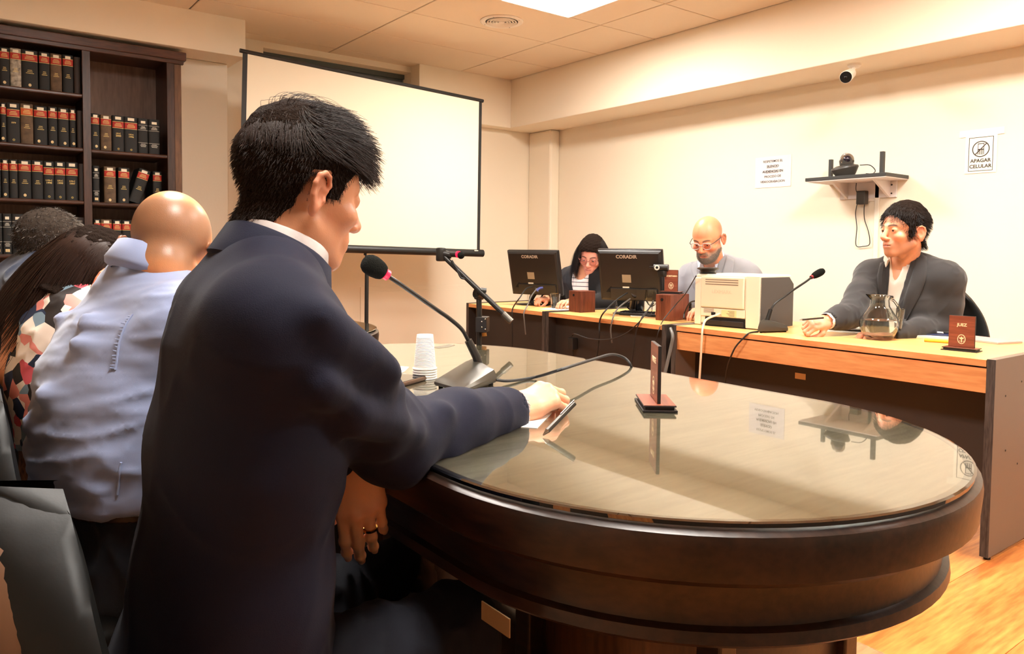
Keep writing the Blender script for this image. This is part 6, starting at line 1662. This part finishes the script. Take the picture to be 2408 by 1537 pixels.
# man in the dark suit
charcoal = cloth('suit_charcoal_wool', (50, 48, 48), 0.8, 0.2)
shirt_white = cloth('shirt_white', (232, 222, 208), 0.7, 0.1)
HC7 = at(2126, 540, 3.62); fd = nrm((-0.93, -0.10, 0)); side = np.array((0.10, -1.0, 0)); side /= np.linalg.norm(side)
cz = at(2128, 700, 3.72)
bx, by = cz[0]+0.02, cz[1]
ts = st([(bx+.04, by, .55, .20, .15), (bx+.03, by, .72, .195, .135), (bx+.01, by, .88, .205, .13), (bx, by+.005, 1.00, .212, .115), (bx, by+.01, 1.045, .175, .09), (bx-.015, by+.015, 1.085, .095, .070), (bx-.035, by+.02, 1.12, .062, .058)], side)
Rs = np.array((bx-.005, by+.175, 1.025)); Re = at(1998, 740, 3.65); Rw = at(1944, 755, 3.55)
Ls = np.array((bx+.0, by-.175, 1.02)); Le = at(2225, 770, 3.62); Lw = at(2090, 783, 3.50)
hr = hand_mesh([(0.85, 1.2, 0.6), (1.0, 1.35, 0.7), (1.1, 1.4, 0.7), (1.15, 1.35, 0.7)], [(0.7, 0.6, -0.4), (0.9, 0.1, -0.5), (0.9, -0.3, -0.4)], 1, h=0.0028, skin=(226, 156, 122))
hl = hand_mesh([(0.4, 0.6, 0.4)]*4, [(0.7, 0.6, -0.4), (0.9, 0.1, -0.5), (0.9, -0.3, -0.4)], -1, h=0.003, skin=(226, 156, 122))
RA = hand_axes(at(1908, 762, 3.51)-at(1944, 755, 3.55), (-0.30, -0.60, 0.7)); LAx = hand_axes(at(2020, 783, 3.46)-Lw, (0, -0.2, 1))
v0 = (np.array((bx-.05, by+.015, 1.09)), np.array((bx-.13, by+.01, .80)), .062, .014, fd)
def lap7(v):
    for q in (1, -1):
        a = np.array((bx-.035, by+q*.075, 1.105)); b = np.array((bx-.112, by+q*.070, .96)); c = np.array((bx-.128, by+q*.018, .80))
        v.chain([a, b, c], [.012, .020, .010], 0.012)
    v.cone((bx+.045, by+.07, 1.10), (bx+.045, by-.05, 1.10), .026, .026, 0.03)
p7, MH, sv = seated('man in a charcoal suit and open white shirt holding a pen', HC7, (-0.90, 0.38, -0.02), 0.0, 1.06, ts, side, [(Rs, Re, Rw), (Ls, Le, Lw)], (charcoal, shirt_white), (bx, by, 0), (232, 160, 122),
    dict(h=0.0024, stubble=0.35, browc=(40, 28, 22), openm=0.0012), v0, [(hr, RA, Rw, 1.0), (hl, LAx, Lw, 1.0)], extra=lap7)
vcut(sv, np.array((bx-.05, by+.015, 1.13)), np.array((bx-.125, by+.012, .985)), .040, .006, fd)
_s = cmesh('shirt', sv, shirt_white, p7, rel=2); SURF.append(_s[1:])
patch('lapel', p7, charcoal, SURF, [(2160, 592), (2146, 640), (2126, 700), (2113, 772)], [(2180, 604), (2180, 648), (2166, 690), (2118, 776)], 0.006)
patch('lapel', p7, charcoal, SURF, [(2092, 610), (2091, 650), (2086, 700), (2080, 760)], [(2070, 618), (2062, 650), (2066, 700), (2078, 764)], 0.006)
eyes(p7, MH, HC7, 1.06, look=(0.1, 1, 0.0))
MC = head_axes((-0.88, -0.10, -0.42))
collar('shirt_collar', shirt_white, p7, (bx-.035, by+.018, 1.118), MC, .064, .062, -2.55, 2.55, [(0.0, -0.012), (-0.002, 0.034), (0.002, 0.039), (0.007, 0.034), (0.022, -0.020), (0.016, -0.024)], lambda a: (0.5*sstep(1.6, 2.5, abs(a)), -0.020*(abs(a)/2.55)**3))
for z in (.93, .86): obj('button', B().sph(tuple(np.array((bx-.118-(1-z)*0.06, by+.012, z))), (.004, .006, .006), 10), ink, p7, True)
for a, b in ((Rw, Re),):
    d = nrm(b-a); v = Vol(*bounds([a-d*.03, a+d*.05], .07), .003); v.cone(a+d*.05, a+d*.002, .040, .040); v.cone(a+d*.08, a-d*.03, .036, .037, 0, 's'); cmesh('shirt_cuff', v, shirt_white, p7, rel=1)
hP, hQ = hair_cap(0.007, 0.012, 0.066, -0.080, 0.008, -0.040, 0.003, 0.002, fr=0.004)
link('hair_cap', qmesh('hair_cap', place(hP, MH, HC7, 1.06), hQ, hair_base), p7, True)
S = strands(hP, hQ, 5000, 0.024, lambda p: np.stack([0.25*np.sign(p[:, 0])*(1-sstep(0.05, 0.1, p[:, 2])), 0.3-1.0*sstep(0.02, -0.04, p[:, 1]), -0.35-0.5*sstep(-0.02, -0.08, p[:, 1])-0.2*sstep(0.05, 0.09, p[:, 1])], 1), 81, 6, 0.10, 0.02, 0.08)
hair_obj('hair', S, 0.0007, hair_black, p7, MH, HC7, 1.06)
pen_a, pen_b = V(at(1880, 752, 3.44)), V(at(1936, 747, 3.50))
t = thing('ballpoint_pen', 'dark pen held by the man in the charcoal suit', 'pen', tuple(pen_a))
obj('barrel', B().tube([pen_a.lerp(pen_b, .1), pen_b], .0042, 10), mon_m, t, True); obj('tip', B().tube([pen_a, pen_a.lerp(pen_b, .1)], [.001, .004], 10), chrome, t, True)
def lower(root, x, y, fx, m_):
    v = Vol((min(x, x+fx*.62)-.2, y-.26, 0), (max(x, x+fx*.62)+.2, y+.26, .66), .013)
    for q in (-1, 1): v.chain([(x, y+q*.09, .50), (x+fx*.40, y+q*.10, .50), (x+fx*.43, y+q*.10, .06)], [.105, .072, .052], .03)
    v.ell((x, y, .52), (.15, .19, .11), .05); cmesh('trousers', v, m_, root); shoes(root, [(x+fx*.42, y-.10), (x+fx*.42, y+.10)], (fx, 0))
lower(p7, bx+.03, by, -1, charcoal)
chair('black leather office chair behind the man in the charcoal suit', (bx+.08, by-.03), PI, shell=False, zt=1.0)

# bald clerk with clear glasses and grey beard
greyj = cloth('jacket_pale_grey', (142, 142, 146), 0.85, 0.2)
shirt_ice = cloth('shirt_ice_blue', (206, 214, 228), 0.7, 0.1)
HC6 = at(1664, 558, 4.55); cz = at(1690, 690, 4.70); bx, by = cz[0], cz[1]
fd = nrm((-0.95, -0.25, 0)); side = nrm((0.25, -0.95, 0))
ts = st([(bx+.06, by, .55, .20, .15), (bx+.04, by, .72, .20, .14), (bx+.02, by, .86, .212, .135), (bx+.005, by+.005, .97, .22, .118), (bx, by+.01, 1.015, .185, .092), (bx-.02, by+.02, 1.055, .10, .072), (bx-.045, by+.03, 1.09, .062, .058)], side)
Rs = np.array((bx-.03, by+.19, .985)); Re = np.array((bx-.12, by+.25, .80)); Rw = np.array((bx-.32, by+.12, .80))
Ls = np.array((bx+.04, by-.175, .985)); Le = np.array((bx-.06, by-.24, .80)); Lw = np.array((bx-.28, by-.12, .80))
v0 = (np.array((bx-.06, by+.025, 1.06)), np.array((bx-.14, by-.02, .80)), .070, .014, fd)
def lap6(v):
    sd = np.asarray(side)
    for q in (1, -1):
        a = np.array((bx-.03, by+.02, 1.085))+sd*q*.085; b = np.array((bx-.112, by-.01, .95))+sd*q*.085; c = np.array((bx-.135, by-.02, .80))+sd*q*.018
        v.chain([a, b, c], [.012, .022, .010], .012)
    v.cone(np.array((bx+.045, by+.02, 1.075))+sd*.05, np.array((bx+.045, by+.02, 1.075))-sd*.05, .026, .026, .03)
p6, MH, sv = seated('bald clerk with clear glasses, grey beard and pale grey jacket', HC6, (-0.82, -0.22, -0.42), 0.0, 1.08, ts, side, [(Rs, Re, Rw), (Ls, Le, Lw)], (greyj, shirt_ice), (bx, by, 0), (232, 150, 110),
    dict(h=0.0026, stubble=0.75, shadow=(150, 138, 126), browc=(70, 56, 48), scalp=0.45), v0, [(hl, hand_axes((-1, -.2, 0), Z3), Lw, 1.0), (hr, hand_axes((-1, -.2, 0), Z3), Rw, 1.0)], extra=lap6)
vcut(sv, np.array((bx-.06, by+.03, 1.10)), np.array((bx-.13, by-.01, .95)), .045, .008, fd)
_s = cmesh('shirt', sv, shirt_ice, p6); SURF.append(_s[1:])
patch('lapel', p6, greyj, SURF, [(1713, 586), (1706, 612), (1698, 640), (1688, 668)], [(1728, 596), (1727, 620), (1722, 646), (1694, 676)], 0.006)
patch('lapel', p6, greyj, SURF, [(1642, 606), (1644, 626), (1648, 650), (1652, 668)], [(1626, 612), (1624, 630), (1630, 652), (1648, 672)], 0.006)
eyes(p6, MH, HC6, 1.08, look=(0, 1, -0.4))
MC = head_axes((-0.86, -0.22, -0.42))
collar('shirt_collar', shirt_ice, p6, (bx-.045, by+.025, 1.098), MC, .066, .064, -2.55, 2.55, [(0.0, -0.012), (-0.002, 0.036), (0.002, 0.041), (0.007, 0.036), (0.024, -0.020), (0.016, -0.024)], lambda a: (0.5*sstep(1.6, 2.5, abs(a)), -0.024*(abs(a)/2.55)**3))
v = Vol((-.09, .0, -.14), (.09, .13, -.02), .003); v.ell((0, .030, -.085), (.053, .062, .042)); v.ell((0, .073, -.098), (.027, .022, .024), .02); v.ell((0, .085, -.060), (.030, .014, .010), .01)
for q in (-1, 1): v.cone((q*.056, .002, -.060), (q*.030, .055, -.095), .017, .018, .02)
bP, bQ = v.net(); bm_ = lambda c: sstep(-.045, -.060, c[:, 2])*(c[:, 1] > .0)*(1-np.exp(-((c[:, 2]+.0705)/.008)**4)*(np.abs(c[:, 0]) < .022)*(c[:, 1] > .08))
S = strands(bP, bQ, 3200, .009, lambda p: np.stack([0*p[:, 0], .1+0*p[:, 0], -.8+0*p[:, 0]], 1), 92, 4, .5, 0, .25, mask=bm_)
hair_obj('beard', S, .0007, hair_grey, p6, MH, HC6, 1.08)
gl_m = mat('glasses_clear_frame', (226, 218, 214), 0.2, trans=0.35, ior=1.4); gl_d = mat('glasses_temple', (70, 60, 56), 0.3)
lens_m = mat('lens_tint', (244, 236, 240), 0.02, trans=1.0, ior=1.05)
def glasses(root, MH, HC, s, m_, md, rx=.0235, rz=.0185, r=.0022):
    g = None
    for q in (-1, 1):
        pts = [place(np.array([[q*.033+rx*math.copysign(abs(math.cos(a))**.75, math.cos(a)), .1035-.004*abs(math.cos(a)*q+.0), -.006+rz*math.copysign(abs(math.sin(a))**.75, math.sin(a))]]), MH, HC, s)[0] for a in np.linspace(0, 2*PI, 25)]
        o = obj('glasses', B().tube(pts, r*s, 6, cap=False), m_, root, True)
        obj('lens', B().loop([[tuple(p) for p in pts[:-1]], [tuple(np.array(p)+MH[1]*.0006) for p in pts[:-1]]]), lens_m, o, True, smooth=False)
        tp_ = [place(np.array([[q*x, y, z]]), MH, HC, s)[0] for x, y, z in ((.056, .1005, .004), (.068, .088, .006), (.078, .04, .005), (.081, .0, .003), (.080, -.018, -.012))]
        obj('temple', B().tube(tp_, .0024*s, 6), md, o, True)
    obj('bridge', B().tube([place(np.array([[x, .105, .0]]), MH, HC, s)[0] for x in (-.011, 0, .011)], .002*s, 6), m_, root, True)
glasses(p6, MH, HC6, 1.08, gl_m, gl_d)
lower(p6, bx+.05, by, -1, jeans)
chair('black office chair under the bald clerk', (bx+.10, by), PI, shell=False, zt=0.90)

# woman clerk with dark hair
cardi = cloth('cardigan_black', (28, 27, 28), 0.85, 0.1)
HC5 = at(1392, 598, 5.35); cz = at(1382, 690, 5.45); bx, by = cz[0], cz[1]
fd = nrm((-0.9, -0.4, 0)); side = nrm((0.4, -0.9, 0))
ts = st([(bx+.08, by, .55, .18, .14), (bx+.06, by, .70, .17, .13), (bx+.03, by, .84, .178, .125), (bx+.0, by+.0, .93, .182, .105), (bx-.01, by, .98, .15, .082), (bx-.03, by-.0, 1.015, .085, .066), (bx-.05, by-.0, 1.05, .056, .054)], side)
Rs = np.array((bx-.04, by+.155, .935)); Re = np.array((bx-.06, by+.27, .78)); Rw = np.array((bx-.26, by+.16, .79))
Ls = np.array((bx+.06, by-.145, .935)); Le = np.array((bx-.02, by-.22, .78)); Lw = np.array((bx-.26, by-.12, .79))
v0 = (np.array((bx-.05, by, 1.03)), np.array((bx-.15, by-.05, .66)), .072, .060, fd)
stripe = mat('top_white_stripes', (240, 234, 228), 0.8)
nt = stripe.node_tree; N_, L_ = nt.nodes, nt.links
tc = N_.new('ShaderNodeTexCoord'); sx = N_.new('ShaderNodeSeparateXYZ'); L_.new(tc.outputs['Object'], sx.inputs[0])
mm = N_.new('ShaderNodeMath'); mm.operation = 'MULTIPLY'; mm.inputs[1].default_value = 34.0; L_.new(sx.outputs[2], mm.inputs[0])
fr = N_.new('ShaderNodeMath'); fr.operation = 'FRACT'; L_.new(mm.outputs[0], fr.inputs[0])
lt = N_.new('ShaderNodeMath'); lt.operation = 'LESS_THAN'; lt.inputs[1].default_value = 0.16; L_.new(fr.outputs[0], lt.inputs[0])
mx = N_.new('ShaderNodeMix'); mx.data_type = 'RGBA'; mx.inputs[6].default_value = srgb(240, 232, 226); mx.inputs[7].default_value = srgb(48, 42, 46); L_.new(lt.outputs[0], mx.inputs[0]); L_.new(mx.outputs[2], N_['Principled BSDF'].inputs['Base Color'])
p5, MH, sv = seated('woman clerk in a black cardigan and striped top behind the monitors', HC5, (-0.76, -0.44, -0.42), -0.10, 1.04, ts, side, [(Rs, Re, Rw), (Ls, Le, Lw)], (cardi, stripe), (bx, by, 0), (236, 164, 140),
    dict(h=0.0028, browc=(50, 36, 32), female=True, jaw=0.9, lipc=(200, 110, 106)), v0, [(hl, hand_axes((-1, -.2, 0), Z3), Lw, .9), (hr, hand_axes((-1, -.2, 0), Z3), Rw, .9)], jk='cardigan')
sv.cone((bx-.05, by, 1.02), (bx-.16, by-.03, .98), .062, .075, 0.01, 's')
cmesh('striped_top', sv, stripe, p5)
eyes(p5, MH, HC5, 1.04, look=(0, 1, -0.4))
glasses(p5, MH, HC5, 1.04, mat('glasses_rose_frame', (150, 90, 80), 0.3), mat('glasses_rose_frame'), .023, .021, .0014)
hP, hQ = hair_cap(0.012, 0.012, 0.058, -0.10, -0.02, -0.05, 0.003, 0.002)
link('hair_cap', qmesh('hair_cap', place(hP, MH, HC5, 1.04), hQ, hair_base), p5, True)
gl = MH@np.array((0, 0, -1.0))
S = strands(hP, hQ, 3600, 0.25, lambda p: np.tile(gl*0.8, (len(p), 1))+np.stack([0.25*np.sign(p[:, 0])*sstep(0.02, 0.08, p[:, 2]), -0.10+0*p[:, 0], 0*p[:, 0]], 1), 95, 12, 0.15, 0.0, 0.05, mask=lambda c: sstep(-0.03, 0.04, c[:, 2])*(1-sstep(0.0, 0.03, c[:, 1])), sk=0.010)
hair_obj('hair', S, 0.0009, hair_black, p5, MH, HC5, 1.04)
lower(p5, bx+.07, by, -1, jeans)
chair('black office chair peeking out beside the woman clerk', (bx+.12, by+.03), PI, shell=False, zt=0.90)
